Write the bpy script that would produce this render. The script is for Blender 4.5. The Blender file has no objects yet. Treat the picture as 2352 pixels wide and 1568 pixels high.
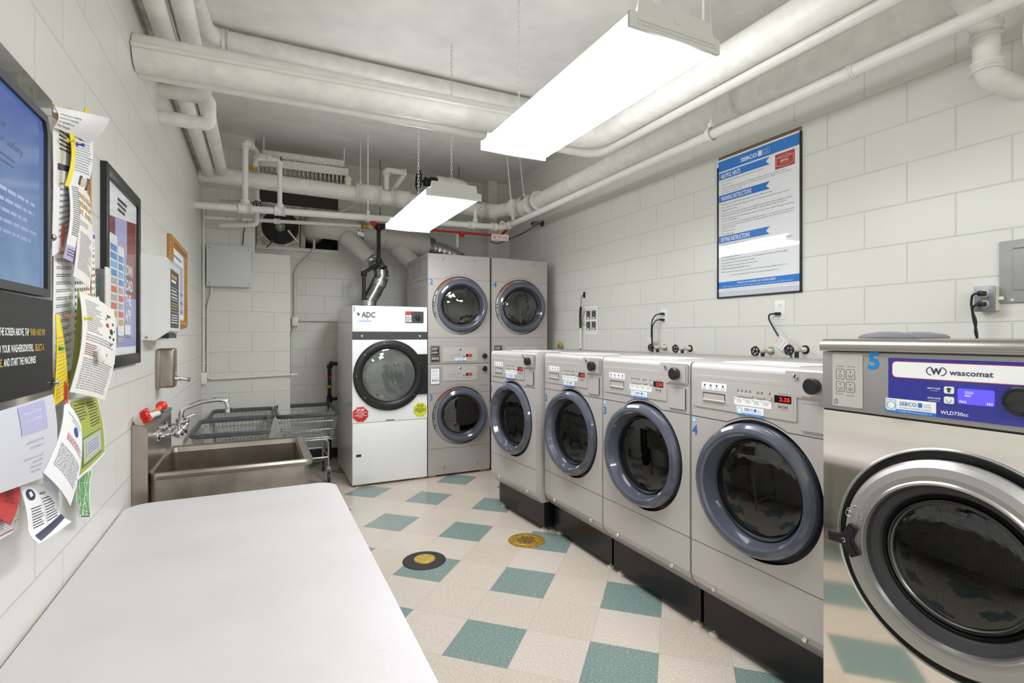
import bpy, bmesh, math, random
from mathutils import Vector, Matrix
random.seed(7)
S = bpy.context.scene
COL = S.collection
R = math.radians
PI = math.pi

# ------------------------------------------------------------------ camera
cam_d = bpy.data.cameras.new('camera')
cam_d.sensor_width = 36; cam_d.lens = 1185/2352*36
cam_d.shift_y = -13/2352
cam_d.clip_start = .02
cam = bpy.data.objects.new('camera', cam_d); COL.objects.link(cam)
cam.location = (0, 0, 1.41); cam.rotation_euler = (R(90), 0, R(-26.1))
S.camera = cam

# ------------------------------------------------------------------ world, exposure
W = bpy.data.worlds.new('world'); S.world = W; W.use_nodes = True
bg = W.node_tree.nodes['Background']; bg.inputs[0].default_value = (.97, .985, 1, 1); bg.inputs[1].default_value = 4
S.view_settings.view_transform = 'Standard'; S.view_settings.look = 'None'
S.view_settings.gamma = 1; S.view_settings.use_curve_mapping = False
S.view_settings.exposure = 0.63
LAMP = 14            # radiance of the fluorescent diffusers
S.cycles.diffuse_bounces = 8; S.cycles.glossy_bounces = 5; S.cycles.transparent_max_bounces = 12
S.cycles.sample_clamp_indirect = 6

# ------------------------------------------------------------------ materials
def lin(c):
    if isinstance(c, str):
        c = [int(c[i:i+2], 16)/255 for i in (0, 2, 4)]
    return tuple((x/12.92 if x <= .04045 else ((x+.055)/1.055)**2.4) for x in c[:3]) + (1,)
MATS = {}
def mat(name, col, rough=.5, metal=0, emit=0, bump=0, bscale=60, var=0, vscale=8, coat=0, spec=.5, aniso=None, alpha=1):
    m = bpy.data.materials.new(name); m.use_nodes = True; MATS[name] = m
    nt = m.node_tree; b = nt.nodes['Principled BSDF']
    b.inputs['Base Color'].default_value = lin(col); b.inputs['Roughness'].default_value = rough
    b.inputs['Metallic'].default_value = metal; b.inputs['Coat Weight'].default_value = coat
    b.inputs['Coat Roughness'].default_value = .05
    b.inputs['Specular IOR Level'].default_value = spec; b.inputs['Alpha'].default_value = alpha
    if emit:
        b.inputs['Emission Color'].default_value = lin(col); b.inputs['Emission Strength'].default_value = emit
    if bump or var:
        tc = nt.nodes.new('ShaderNodeTexCoord')
        mp = nt.nodes.new('ShaderNodeMapping'); nt.links.new(tc.outputs['Object'], mp.inputs[0])
        if aniso: mp.inputs['Scale'].default_value = aniso
    if bump:
        n = nt.nodes.new('ShaderNodeTexNoise'); n.inputs['Scale'].default_value = bscale; n.inputs['Detail'].default_value = 3
        nt.links.new(mp.outputs[0], n.inputs[0])
        bp = nt.nodes.new('ShaderNodeBump'); bp.inputs['Strength'].default_value = bump; bp.inputs['Distance'].default_value = .01
        nt.links.new(n.outputs[0], bp.inputs['Height']); nt.links.new(bp.outputs[0], b.inputs['Normal'])
    if var:
        n = nt.nodes.new('ShaderNodeTexNoise'); n.inputs['Scale'].default_value = vscale; n.inputs['Detail'].default_value = 4
        nt.links.new(mp.outputs[0], n.inputs[0])
        mx = nt.nodes.new('ShaderNodeMix'); mx.data_type = 'RGBA'
        c = lin(col); mx.inputs[6].default_value = tuple(x*(1-var) for x in c[:3])+(1,)
        mx.inputs[7].default_value = tuple(min(1, x*(1+var)) for x in c[:3])+(1,)
        cr = nt.nodes.new('ShaderNodeMapRange'); cr.inputs[1].default_value = .35; cr.inputs[2].default_value = .65
        nt.links.new(n.outputs[0], cr.inputs[0]); nt.links.new(cr.outputs[0], mx.inputs[0])
        nt.links.new(mx.outputs[2], b.inputs['Base Color'])
    return m
def node(nt, t, **k):
    n = nt.nodes.new(t)
    for a, v in k.items(): setattr(n, a, v)
    return n
def math_n(nt, op, a, b=None):
    n = node(nt, 'ShaderNodeMath', operation=op)
    for i, v in enumerate((a, b)):
        if v is None: continue
        if hasattr(v, 'links') or hasattr(v, 'is_linked'): nt.links.new(v, n.inputs[i])
        else: n.inputs[i].default_value = v
    return n.outputs[0]

def block_wall(name, axis, x0, z0, w, h, col='dcdcd6'):
    """painted concrete block, running bond; axis = which world axis runs along the wall"""
    m = mat(name, col, .34); nt = m.node_tree; b = nt.nodes['Principled BSDF']
    tc = node(nt, 'ShaderNodeTexCoord'); sp = node(nt, 'ShaderNodeSeparateXYZ'); nt.links.new(tc.outputs['Object'], sp.inputs[0])
    u = math_n(nt, 'ADD', sp.outputs['XY'.index(axis)], 20*w - x0); v = math_n(nt, 'SUBTRACT', sp.outputs[2], z0 - 20*h)
    cb = node(nt, 'ShaderNodeCombineXYZ'); nt.links.new(u, cb.inputs[0]); nt.links.new(v, cb.inputs[1])
    bt = node(nt, 'ShaderNodeTexBrick'); bt.offset = .5; bt.inputs['Scale'].default_value = 1
    bt.inputs['Brick Width'].default_value = w; bt.inputs['Row Height'].default_value = h
    bt.inputs['Mortar Size'].default_value = .0042; bt.inputs['Mortar Smooth'].default_value = .55
    c = lin(col)
    bt.inputs['Color1'].default_value = c; bt.inputs['Color2'].default_value = tuple(x*.985 for x in c[:3])+(1,)
    bt.inputs['Mortar'].default_value = tuple(x*.86 for x in c[:3])+(1,)
    nt.links.new(cb.outputs[0], bt.inputs[0]); nt.links.new(bt.outputs[0], b.inputs['Base Color'])
    inv = math_n(nt, 'SUBTRACT', 1.0, bt.outputs[1])
    ns = node(nt, 'ShaderNodeTexNoise'); ns.inputs['Scale'].default_value = 38; ns.inputs['Detail'].default_value = 5; nt.links.new(tc.outputs['Object'], ns.inputs[0])
    hgt = math_n(nt, 'ADD', inv, math_n(nt, 'MULTIPLY', ns.outputs[0], .22))
    bp = node(nt, 'ShaderNodeBump'); bp.inputs['Strength'].default_value = .55; bp.inputs['Distance'].default_value = .004
    nt.links.new(hgt, bp.inputs['Height']); nt.links.new(bp.outputs[0], b.inputs['Normal'])
    return m
block_wall('blocks_right', 'Y', 1.287, .02, .415, .2075)
block_wall('blocks_left', 'Y', 2.687, -.01, .4064, .2032)
block_wall('blocks_back', 'X', .882, .04, .4064, .2032)
block_wall('blocks_pier', 'X', .137, .028, .4064, .2032)

def floor_mat():
    m = mat('vinyl_tile', 'cdc0ae', .22); nt = m.node_tree; b = nt.nodes['Principled BSDF']
    tc = node(nt, 'ShaderNodeTexCoord'); mp = node(nt, 'ShaderNodeMapping', vector_type='TEXTURE')
    hd = R(26.1+17.74)
    mp.inputs['Location'].default_value = (.7235, 2.1834, 0); mp.inputs['Rotation'].default_value = (0, 0, -hd)
    mp.inputs['Scale'].default_value = (.3048, .3048, .3048)
    nt.links.new(tc.outputs['Object'], mp.inputs[0])
    sp = node(nt, 'ShaderNodeSeparateXYZ'); nt.links.new(mp.outputs[0], sp.inputs[0])
    u = math_n(nt, 'ADD', sp.outputs[0], 100); v = math_n(nt, 'ADD', sp.outputs[1], 100)
    fu = math_n(nt, 'FLOOR', u); fv = math_n(nt, 'FLOOR', v)
    eu = math_n(nt, 'LESS_THAN', math_n(nt, 'MODULO', fu, 2.0), .5); ev = math_n(nt, 'LESS_THAN', math_n(nt, 'MODULO', fv, 2.0), .5)
    teal = math_n(nt, 'MULTIPLY', eu, ev)
    alt = math_n(nt, 'MODULO', math_n(nt, 'ADD', fu, fv), 2.0)
    # streaky chips, grain direction alternating tile by tile
    def streak(sx, sy, sc):
        mm = node(nt, 'ShaderNodeMapping'); mm.inputs['Scale'].default_value = (sx, sy, 1); nt.links.new(mp.outputs[0], mm.inputs[0])
        n = node(nt, 'ShaderNodeTexNoise'); n.inputs['Scale'].default_value = sc; n.inputs['Detail'].default_value = 2; nt.links.new(mm.outputs[0], n.inputs[0])
        return n.outputs[0]
    def mixf(f, a, b_):
        mx = node(nt, 'ShaderNodeMix'); nt.links.new(f, mx.inputs[0]); nt.links.new(a, mx.inputs[2]); nt.links.new(b_, mx.inputs[3]); return mx.outputs[0]
    s1 = mixf(alt, streak(1, 2.6, 26), streak(2.6, 1, 26))
    def ramp(src, lo, hi):
        r = node(nt, 'ShaderNodeMapRange'); nt.links.new(src, r.inputs[0]); r.inputs[1].default_value = lo; r.inputs[2].default_value = hi; return r.outputs[0]
    light = ramp(s1, .585, .64); dark = ramp(s1, .385, .34)
    tone = node(nt, 'ShaderNodeTexWhiteNoise', noise_dimensions='2D'); cb = node(nt, 'ShaderNodeCombineXYZ')
    nt.links.new(fu, cb.inputs[0]); nt.links.new(fv, cb.inputs[1]); nt.links.new(cb.outputs[0], tone.inputs[0])
    def mixc(f, a, b_):
        mx = node(nt, 'ShaderNodeMix', data_type='RGBA')
        for s, v_ in ((0, f), (6, a), (7, b_)):
            if isinstance(v_, tuple): mx.inputs[s].default_value = v_
            elif isinstance(v_, (int, float)): mx.inputs[s].default_value = v_
            else: nt.links.new(v_, mx.inputs[s])
        return mx.outputs[2]
    beige = mixc(tone.outputs[0], lin('c1b5a7'), lin('c7bdb3'))
    base = mixc(teal, beige, lin('788b87'))
    base = mixc(math_n(nt, 'MULTIPLY', light, .6), base, mixc(teal, lin('e9e2d4'), lin('b4c0b9')))
    base = mixc(math_n(nt, 'MULTIPLY', dark, .38), base, mixc(teal, lin('9d8f7d'), lin('566865')))
    # joints
    fru = math_n(nt, 'FRACT', u); frv = math_n(nt, 'FRACT', v)
    du = math_n(nt, 'MINIMUM', fru, math_n(nt, 'SUBTRACT', 1.0, fru)); dv = math_n(nt, 'MINIMUM', frv, math_n(nt, 'SUBTRACT', 1.0, frv))
    j = math_n(nt, 'LESS_THAN', math_n(nt, 'MINIMUM', du, dv), .0035)
    base = mixc(math_n(nt, 'MULTIPLY', j, .45), base, lin('8d7f70'))
    nt.links.new(base, b.inputs['Base Color'])
    n = node(nt, 'ShaderNodeTexNoise'); n.inputs['Scale'].default_value = 9; nt.links.new(tc.outputs['Object'], n.inputs[0])
    bp = node(nt, 'ShaderNodeBump'); bp.inputs['Strength'].default_value = .12; bp.inputs['Distance'].default_value = .01
    nt.links.new(n.outputs[0], bp.inputs['Height']); nt.links.new(bp.outputs[0], b.inputs['Normal'])
floor_mat()

mat('ceiling_paint', 'e6e5e1', .5, bump=.25, bscale=22, var=.05, vscale=5)
mat('pipe_paint', 'e0dfda', .32, bump=.12, bscale=40, var=.03, vscale=14)
mat('wrap_paint', 'e4e3de', .42, bump=.5, bscale=26, var=.06, vscale=12)
mat('dirty_paint', 'bdb8ad', .6, bump=.3, bscale=50, var=.35, vscale=14)
mat('duct_paint', 'cfcdc8', .4, var=.05, vscale=10)
mat('white_paint', 'e6e7e6', .3)
mat('lamp_metal', 'd4d5d1', .4)
mat('enamel', 'eceded', .16, coat=.4)
mat('enamel_side', 'dcdcd8', .2, coat=.3)
mat('washer_grey', 'c3bdbb', .34, metal=.25, var=.02, vscale=300)
mat('dryer_grey', 'bbb5b2', .33, metal=.35, var=.025, vscale=5, aniso=(1, 1, 60))
mat('panel_grey', 'c6c3bf', .35, metal=.3)
mat('ring_blue', '4d515e', .13, coat=.6, spec=.6)
mat('ring_back', 'c9cacc', .3)
mat('silver', 'a9a7a6', .4, metal=.6)
mat('silver_lip', 'c8c8c6', .22, metal=.9)
mat('steel', 'a69d93', .3, metal=.95, bump=.03, bscale=90, var=.12, vscale=6)
mat('steel_old', '9d958b', .42, metal=.8, bump=.08, bscale=60, var=.22, vscale=7)
mat('steel_mirror', 'ece6dd', .07, metal=1, bump=.01, bscale=6)
mat('steel_brushed', 'b5b1ab', .3, metal=1, bump=.05, bscale=12, aniso=(60, 1, 1))
mat('chrome', 'd9dadb', .06, metal=1)
mat('galv', '8f9393', .26, metal=.95, var=.2, vscale=30)
mat('foil', 'c9cbcb', .2, metal=1, bump=.6, bscale=45)
mat('drum', '7d7a76', .3, metal=.95)
mat('dark_drum', '5a5752', .3, metal=.9)
mat('black', '1c1b1d', .35)
mat('black_gloss', '141416', .1, coat=.5)
mat('black_matte', '232224', .6)
mat('dark_grey', '3d3d40', .4)
mat('plinth_black', '1d1a1c', .28, metal=.2, var=.12, vscale=30)
mat('iron', '37322f', .5, metal=.4, var=.3, vscale=40)
mat('rubber', '2a2a2c', .55)
mat('rail_grey', '55565a', .55, var=.1, vscale=20)
mat('wire', 'b9bab8', .25, metal=.9)
mat('wheel_grey', '8d8d8a', .5)
mat('logo_grey', '5d5f63', .35, metal=.3)
mat('wood', 'b5843f', .45, var=.22, vscale=5, aniso=(3, 3, 30))
mat('shim_wood', 'a5763f', .6, var=.2, vscale=30)
mat('cork', 'b08a5c', .8, var=.2, vscale=80)
mat('brown', '7d6548', .6)
mat('paper', 'f0f0f1', .6)
mat('paper_warm', 'e9e6e0', .6)
mat('paper_shade', 'd3d4dc', .6)
mat('ink', '3a3a40', .6)
mat('ink_soft', '9a9ba2', .6)
mat('ink_black', '101012', .5)
mat('red', 'c8211f', .4)
mat('sign_red', 'b8322b', .4)
mat('maroon', '7e2226', .4)
mat('orange', 'd8622f', .45)
mat('brush_red', 'e6321e', .35)
mat('yellow', 'f0dc22', .45)
mat('stop_yellow', 'dbdc2c', .4)
mat('gold', 'c9a33f', .45)
mat('lime', 'a9b552', .55)
mat('olive', '6f8150', .55)
mat('sage', 'b9c6a4', .55)
mat('leaf_green', '8cbf7c', .6, var=.3, vscale=60)
mat('teal', '4f7f80', .5)
mat('green', '2f9c5c', .5)
mat('dot_green', '5a8a5a', .6)
mat('dot_red', 'c6483a', .6)
mat('dot_yellow', 'd0b850', .6)
mat('navy', '3a3f5c', .5)
mat('sebco_blue', '1479cf', .4)
mat('num_blue', '2f6fb4', .4)
mat('num_blue_bright', '0f86cf', .4)
mat('light_blue', '7cc4e6', .4)
mat('royal', '232a93', .18, coat=.6)
mat('blue', '2453b0', .5)
mat('violet', 'b9b6dc', .6)
mat('slate_blue', '9aa0d8', .3)
mat('sky_blue', '5b95d4', .4)
mat('coral', 'df6a52', .4)
mat('ochre', 'cfae52', .4)
mat('brick_red', '8e3a34', .4)
mat('pin_copper', 'd0906a', .4)
mat('brass', 'b8994e', .45, metal=.6, var=.25, vscale=40)
mat('brass_worn', 'a8842f', .45, metal=.35, var=.35, vscale=45)
mat('brass_floor', 'b59c45', .5, metal=.3, var=.2, vscale=60)
mat('box_grey', '9a9c98', .4, var=.04, vscale=30)
mat('plate_grey', '83868a', .35, metal=.5, var=.1, vscale=30)
mat('panel_white', 'ccd0ce', .35)
mat('plastic_white', 'ecebe7', .3)
mat('ivory', 'ddd8c8', .4)
mat('table_top', 'cfcbce', .42, bump=.05, bscale=90, var=.035, vscale=3)
mat('led', 'ff1c10', .4, emit=2.0)
mat('lcd', '4a40e8', .3, emit=.9)
mat('lcd_text', 'c8c4ff', .3, emit=.8)
mat('grey_lid', '77757a', .4)
mat('inner_dark', '45403b', .6)
mat('motor', '8a8378', .5, metal=.3, var=.3, vscale=40)
mat('rust', '6b4a30', .7, var=.4, vscale=60)

def glass(name, tint, refl=.06, rough=.02):
    m = bpy.data.materials.new(name); m.use_nodes = True; MATS[name] = m; nt = m.node_tree; nt.nodes.clear()
    o = node(nt, 'ShaderNodeOutputMaterial'); mx = node(nt, 'ShaderNodeMixShader'); t = node(nt, 'ShaderNodeBsdfTransparent'); g = node(nt, 'ShaderNodeBsdfGlossy')
    t.inputs[0].default_value = lin(tint); g.inputs['Roughness'].default_value = rough
    f = node(nt, 'ShaderNodeLayerWeight'); f.inputs[0].default_value = .5
    k = math_n(nt, 'MINIMUM', math_n(nt, 'ADD', math_n(nt, 'MULTIPLY', math_n(nt, 'POWER', f.outputs[1], 6.0), .6), refl), 1.0)
    nt.links.new(k, mx.inputs[0]); nt.links.new(t.outputs[0], mx.inputs[1]); nt.links.new(g.outputs[0], mx.inputs[2]); nt.links.new(mx.outputs[0], o.inputs[0])
glass('glass_dark', '44443f', .10)
glass('glass_drum', '9a9894', .08)
glass('glass_dryer', 'a8acac', .15)
glass('glass_clear', 'fcfdfe', .04)

def drum_mat():
    m = mat('drum_holes', '6f6a64', .35, metal=.85); nt = m.node_tree; b = nt.nodes['Principled BSDF']
    tc = node(nt, 'ShaderNodeTexCoord'); vo = node(nt, 'ShaderNodeTexVoronoi'); vo.inputs['Scale'].default_value = 95; vo.inputs['Randomness'].default_value = .15
    nt.links.new(tc.outputs['Object'], vo.inputs[0])
    f = math_n(nt, 'LESS_THAN', vo.outputs['Distance'], .36)
    mx = node(nt, 'ShaderNodeMix', data_type='RGBA'); nt.links.new(f, mx.inputs[0]); mx.inputs[6].default_value = lin('8d867c'); mx.inputs[7].default_value = lin('0c0b0a')
    nt.links.new(mx.outputs[2], b.inputs['Base Color'])
drum_mat()
def diffuser_mat():
    m = bpy.data.materials.new('diffuser'); m.use_nodes = True; MATS['diffuser'] = m; nt = m.node_tree; b = nt.nodes['Principled BSDF']
    b.inputs['Base Color'].default_value = (.8, .8, .8, 1); b.inputs['Roughness'].default_value = .3
    tc = node(nt, 'ShaderNodeTexCoord'); sp = node(nt, 'ShaderNodeSeparateXYZ'); nt.links.new(tc.outputs['Object'], sp.inputs[0])
    # two tubes glow through the lens
    x = math_n(nt, 'ABSOLUTE', sp.outputs[0]); d = math_n(nt, 'ABSOLUTE', math_n(nt, 'SUBTRACT', x, .1))
    r = node(nt, 'ShaderNodeMapRange', interpolation_type='SMOOTHSTEP'); nt.links.new(d, r.inputs[0]); r.inputs[1].default_value = .0; r.inputs[2].default_value = .1; r.inputs[3].default_value = 1.25; r.inputs[4].default_value = .75
    w = node(nt, 'ShaderNodeTexWave', bands_direction='Y'); w.inputs['Scale'].default_value = 40; nt.links.new(tc.outputs['Object'], w.inputs[0])
    k = math_n(nt, 'MULTIPLY', r.outputs[0], math_n(nt, 'ADD', math_n(nt, 'MULTIPLY', w.outputs[0], .2), .9))
    b.inputs['Emission Color'].default_value = (.965, .985, 1, 1)
    nt.links.new(math_n(nt, 'MULTIPLY', k, LAMP), b.inputs['Emission Strength'])
diffuser_mat()
def screen_mat():
    m = mat('screen', '5577bb', .08, coat=.3); nt = m.node_tree; b = nt.nodes['Principled BSDF']
    b.inputs['Base Color'].default_value = (.01, .012, .02, 1)
    tc = node(nt, 'ShaderNodeTexCoord'); sp = node(nt, 'ShaderNodeSeparateXYZ'); nt.links.new(tc.outputs['Object'], sp.inputs[0])
    r = node(nt, 'ShaderNodeMapRange'); nt.links.new(sp.outputs[2], r.inputs[0]); r.inputs[1].default_value = 1.88; r.inputs[2].default_value = 1.52
    n = node(nt, 'ShaderNodeTexNoise'); n.inputs['Scale'].default_value = 5; nt.links.new(tc.outputs['Object'], n.inputs[0])
    mx = node(nt, 'ShaderNodeMix', data_type='RGBA'); nt.links.new(math_n(nt, 'MULTIPLY', r.outputs[0], math_n(nt, 'MULTIPLY', n.outputs[0], 1.6)), mx.inputs[0])
    mx.inputs[6].default_value = lin('5a74bb'); mx.inputs[7].default_value = lin('9fc0dd')
    nt.links.new(mx.outputs[2], b.inputs['Emission Color']); b.inputs['Emission Strength'].default_value = .45
screen_mat()

# ------------------------------------------------------------------ mesh builder
def abc(p): return Vector((p[0], -p[2], p[1]))      # (right, up, out) of a front -> local xyz
TXT = {}
def text_mesh(s, bold, res):
    k = (s, bold, res)
    if k not in TXT:
        cu = bpy.data.curves.new('t', 'FONT'); cu.body = s; cu.size = 1; cu.resolution_u = res; cu.offset = bold; cu.fill_mode = 'FRONT'
        ob = bpy.data.objects.new('t', cu); COL.objects.link(ob)
        dg = bpy.context.evaluated_depsgraph_get(); dg.update()
        me = bpy.data.meshes.new_from_object(ob.evaluated_get(dg))
        TXT[k] = ([tuple(v.co) for v in me.vertices], [tuple(p.vertices) for p in me.polygons])
        bpy.data.objects.remove(ob); bpy.data.curves.remove(cu); bpy.data.meshes.remove(me)
    return TXT[k]
class MB:
    def __init__(s, f=None): s.v = []; s.f = []; s.m = []; s.sm = []; s.mats = []; s.T = f or (lambda p: Vector(p))
    def mi(s, m):
        if m not in s.mats: s.mats.append(m)
        return s.mats.index(m)
    def add(s, vs, fs, m, smooth=False):
        o = len(s.v); s.v += [s.T(p) for p in vs]; k = s.mi(m)
        for f in fs: s.f.append(tuple(o+i for i in f)); s.m.append(k); s.sm.append(smooth)
        return s
    def box(s, x0, x1, y0, y1, z0, z1, m, bev=0, seg=2):
        if x0 > x1: x0, x1 = x1, x0
        if y0 > y1: y0, y1 = y1, y0
        if z0 > z1: z0, z1 = z1, z0
        bm = bmesh.new(); bmesh.ops.create_cube(bm, size=1)
        for v in bm.verts: v.co = Vector(((x0+x1)/2+v.co.x*(x1-x0), (y0+y1)/2+v.co.y*(y1-y0), (z0+z1)/2+v.co.z*(z1-z0)))
        if bev: bmesh.ops.bevel(bm, geom=bm.edges[:], offset=min(bev, .49*min(x1-x0, y1-y0, z1-z0)), segments=seg, profile=.6, affect='EDGES')
        s.add([v.co.copy() for v in bm.verts], [[v.index for v in f.verts] for f in bm.faces], m, bool(bev)); bm.free(); return s
    def ngon(s, pts, m): return s.add(pts, [range(len(pts))], m)
    def prism(s, pts, c0, c1, m, m2=None, smooth=False):   # 2D outline in first two axes, extruded along third
        n = len(pts)
        s.add([(p[0], p[1], c1) for p in pts], [range(n)], m)
        s.add([(p[0], p[1], c0) for p in pts], [list(range(n))[::-1]], m2 or m)
        s.add([(p[0], p[1], c0) for p in pts]+[(p[0], p[1], c1) for p in pts], [(i, (i+1) % n, n+(i+1) % n, n+i) for i in range(n)], m2 or m, smooth)
        return s
    def tube(s, pts, r, m, n=12, bend=0, caps=True, smooth=True, closed=False, rs=None):
        P = [Vector(p) for p in pts]
        if bend and len(P) > 2:
            Q = [P[0]]
            for i in range(1, len(P)-1):
                a, b, c = P[i-1], P[i], P[i+1]; d1 = (a-b); d2 = (c-b); k = min(bend, d1.length*.49, d2.length*.49)
                p0 = b+d1.normalized()*k; p2 = b+d2.normalized()*k
                for t in range(7): t /= 6; Q.append(p0*(1-t)**2+b*2*t*(1-t)+p2*t*t)
            Q.append(P[-1]); P = Q
        if closed: P.append(P[0])
        vs = []; fs = []; N = len(P); nrm = None
        for i, p in enumerate(P):
            if closed: t = (P[(i+1) % (N-1)]-P[(i-1) % (N-1)]).normalized()
            else: t = ((P[i+1] if i < N-1 else p)-(P[i-1] if i else p)).normalized()
            if nrm is None: nrm = t.orthogonal().normalized()
            nrm = (nrm-t*nrm.dot(t)).normalized(); b = t.cross(nrm)
            rr = rs[i] if rs else r
            for k in range(n): a = 2*PI*k/n; vs.append(p+(nrm*math.cos(a)+b*math.sin(a))*rr)
        for i in range(N-1):
            for k in range(n): fs.append((i*n+k, i*n+(k+1) % n, (i+1)*n+(k+1) % n, (i+1)*n+k))
        s.add(vs, fs, m, smooth)
        if caps and not closed:
            s.add(vs[:n], [range(n)[::-1]], m); s.add(vs[-n:], [range(n)], m)
        return s
    def cyl(s, p0, p1, r, m, n=24, r1=None, caps=True):
        P0 = Vector(p0); P1 = Vector(p1); return s.tube([P0, P1], r, m, n, rs=[r, r if r1 is None else r1], caps=caps)
    def lathe(s, o, ax, prof, n=48, m='black', ms=None, smooth=True):   # prof: (radius, along axis)
        o = Vector(o); ax = Vector(ax).normalized(); u = ax.orthogonal().normalized(); w = ax.cross(u)
        for i in range(len(prof)-1):
            (r0, c0), (r1, c1) = prof[i], prof[i+1]; vs = []
            for k in range(n):
                a = 2*PI*k/n; d = u*math.cos(a)+w*math.sin(a); vs.append(o+d*r0+ax*c0)
            for k in range(n):
                a = 2*PI*k/n; d = u*math.cos(a)+w*math.sin(a); vs.append(o+d*r1+ax*c1)
            s.add(vs, [(k, (k+1) % n, n+(k+1) % n, n+k) for k in range(n)], ms[i] if ms else m, smooth)
        return s
    def ball(s, o, r, m, n=16, sc=(1, 1, 1)):
        vs = []; fs = []
        for i in range(n//2+1):
            for k in range(n):
                a = PI*i/(n//2); b = 2*PI*k/n; vs.append(Vector(o)+Vector((math.sin(a)*math.cos(b)*sc[0], math.sin(a)*math.sin(b)*sc[1], math.cos(a)*sc[2]))*r)
        for i in range(n//2):
            for k in range(n): fs.append((i*n+k, (i+1)*n+k, (i+1)*n+(k+1) % n, i*n+(k+1) % n))
        return s.add(vs, fs, m, True)
    def rect(s, a0, a1, b0, b1, c, m): return s.add([(a0, b0, c), (a1, b0, c), (a1, b1, c), (a0, b1, c)], [(0, 1, 2, 3)], m)
    def text(s, t, a, b, c, h, m, w=None, align='l', bold=0, res=2, rot=0, fit=None):
        vs, fs = text_mesh(t, bold, res)
        if not vs: return s
        x0 = min(v[0] for v in vs); x1 = max(v[0] for v in vs)
        ky = h/.7; kx = ky
        if w: kx = w/max(x1-x0, 1e-6)
        if fit and (x1-x0)*ky > fit: kx = fit/(x1-x0)
        W_ = (x1-x0)*abs(kx); off = {'l': 0, 'c': -W_/2, 'r': -W_}[align]
        cr, sr = math.cos(rot), math.sin(rot)
        if kx < 0: off += W_
        out = []
        for v in vs:
            x = (v[0]-x0)*kx+off; y = v[1]*ky; out.append((a+x*cr-y*sr, b+x*sr+y*cr, c))
        return s.add(out, fs, m)
    def lines(s, a0, a1, b1, b0, n, c, m, th=.35, rag=.25, seed=1):   # rows of unreadable small print
        rnd = random.Random(seed); st = (b1-b0)/n
        for i in range(n):
            y = b1-(i+.5)*st; e = a1-(a1-a0)*rnd.random()*rag; x = a0
            while x < e:
                wl = (a1-a0)*rnd.uniform(.04, .13); s.rect(x, min(e, x+wl), y-st*th/2, y+st*th/2, c, m); x += wl+(a1-a0)*.018
        return s
    def seam(s, pts, m='black', w=.0022, c=.0006):
        for (x0, y0), (x1, y1) in zip(pts, pts[1:]):
            d = Vector((x1-x0, y1-y0)).normalized(); n = Vector((-d.y, d.x))*w/2; e = d*w*.3
            s.add([(x0-e.x-n.x, y0-e.y-n.y, c), (x1+e.x-n.x, y1+e.y-n.y, c), (x1+e.x+n.x, y1+e.y+n.y, c), (x0-e.x+n.x, y0-e.y+n.y, c)], [(0, 1, 2, 3)], m)
        return s
    def hole_plate(s, a0, a1, b0, b1, ca, cb, r, c, m, n=64):
        ang = sorted(set([2*PI*k/n for k in range(n)]+[math.atan2(y-cb, x-ca) % (2*PI) for x in (a0, a1) for y in (b0, b1)]))
        vs = []; N = len(ang)
        for t in ang: vs.append((ca+r*math.cos(t), cb+r*math.sin(t), c))
        for t in ang:
            dx, dy = math.cos(t), math.sin(t)
            k = min(((a1-ca)/dx if dx > 1e-9 else (a0-ca)/dx if dx < -1e-9 else 1e9), ((b1-cb)/dy if dy > 1e-9 else (b0-cb)/dy if dy < -1e-9 else 1e9))
            vs.append((ca+dx*k, cb+dy*k, c))
        return s.add(vs, [(i, N+i, N+(i+1) % N, (i+1) % N) for i in range(N)], m)
    def build(s, name, parent=None, label=None, cat=None, group=None, kind=None, loc=None, rz=0):
        me = bpy.data.meshes.new(name); me.from_pydata([tuple(v) for v in s.v], [], [tuple(f) for f in s.f])
        for m in s.mats: me.materials.append(MATS[m])
        me.polygons.foreach_set('material_index', s.m); me.polygons.foreach_set('use_smooth', s.sm); me.update()
        o = bpy.data.objects.new(name, me); COL.objects.link(o)
        if parent: o.parent = parent
        if loc is not None: o.location = loc
        if rz: o.rotation_euler = (0, 0, rz)
        tag(o, label, cat, group, kind); return o
def tag(o, label=None, cat=None, group=None, kind=None):
    for k, v in (('label', label), ('category', cat), ('group', group), ('kind', kind)):
        if v: o[k] = v
    return o
def thing(name, label, cat, loc=(0, 0, 0), rz=0, group=None):
    o = bpy.data.objects.new(name, None); COL.objects.link(o); o.empty_display_size = .05
    o.location = loc; o.rotation_euler = (0, 0, rz); return tag(o, label, cat, group)
def struct(name, mb): return mb.build(name, kind='structure')
def rrect(x0, x1, y0, y1, r, n=6):
    o = []
    for cx, cy, a in ((x1-r, y1-r, 0), (x0+r, y1-r, 90), (x0+r, y0+r, 180), (x1-r, y0+r, 270)):
        for k in range(n+1): t = R(a+90*k/n); o.append((cx+r*math.cos(t), cy+r*math.sin(t)))
    return o
def circ(cx, cy, r, n=24, a0=0): return [(cx+r*math.cos(R(a0)+2*PI*k/n), cy+r*math.sin(R(a0)+2*PI*k/n)) for k in range(n)]
F = lambda: MB(abc)

# pixel of the photograph -> point on the plane world axis = value (used only to read off true positions)
_fw = Vector((math.sin(R(26.1)), math.cos(R(26.1)), 0)); _rt = Vector((math.cos(R(26.1)), -math.sin(R(26.1)), 0))
def at(px, py, ax, val):
    d = _fw+_rt*((px-1176)/1185)+Vector((0, 0, (771-py)/1185)); o = Vector((0, 0, 1.41)); i = 'xyz'.index(ax)
    return o+d*((val-o[i])/d[i])

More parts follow.
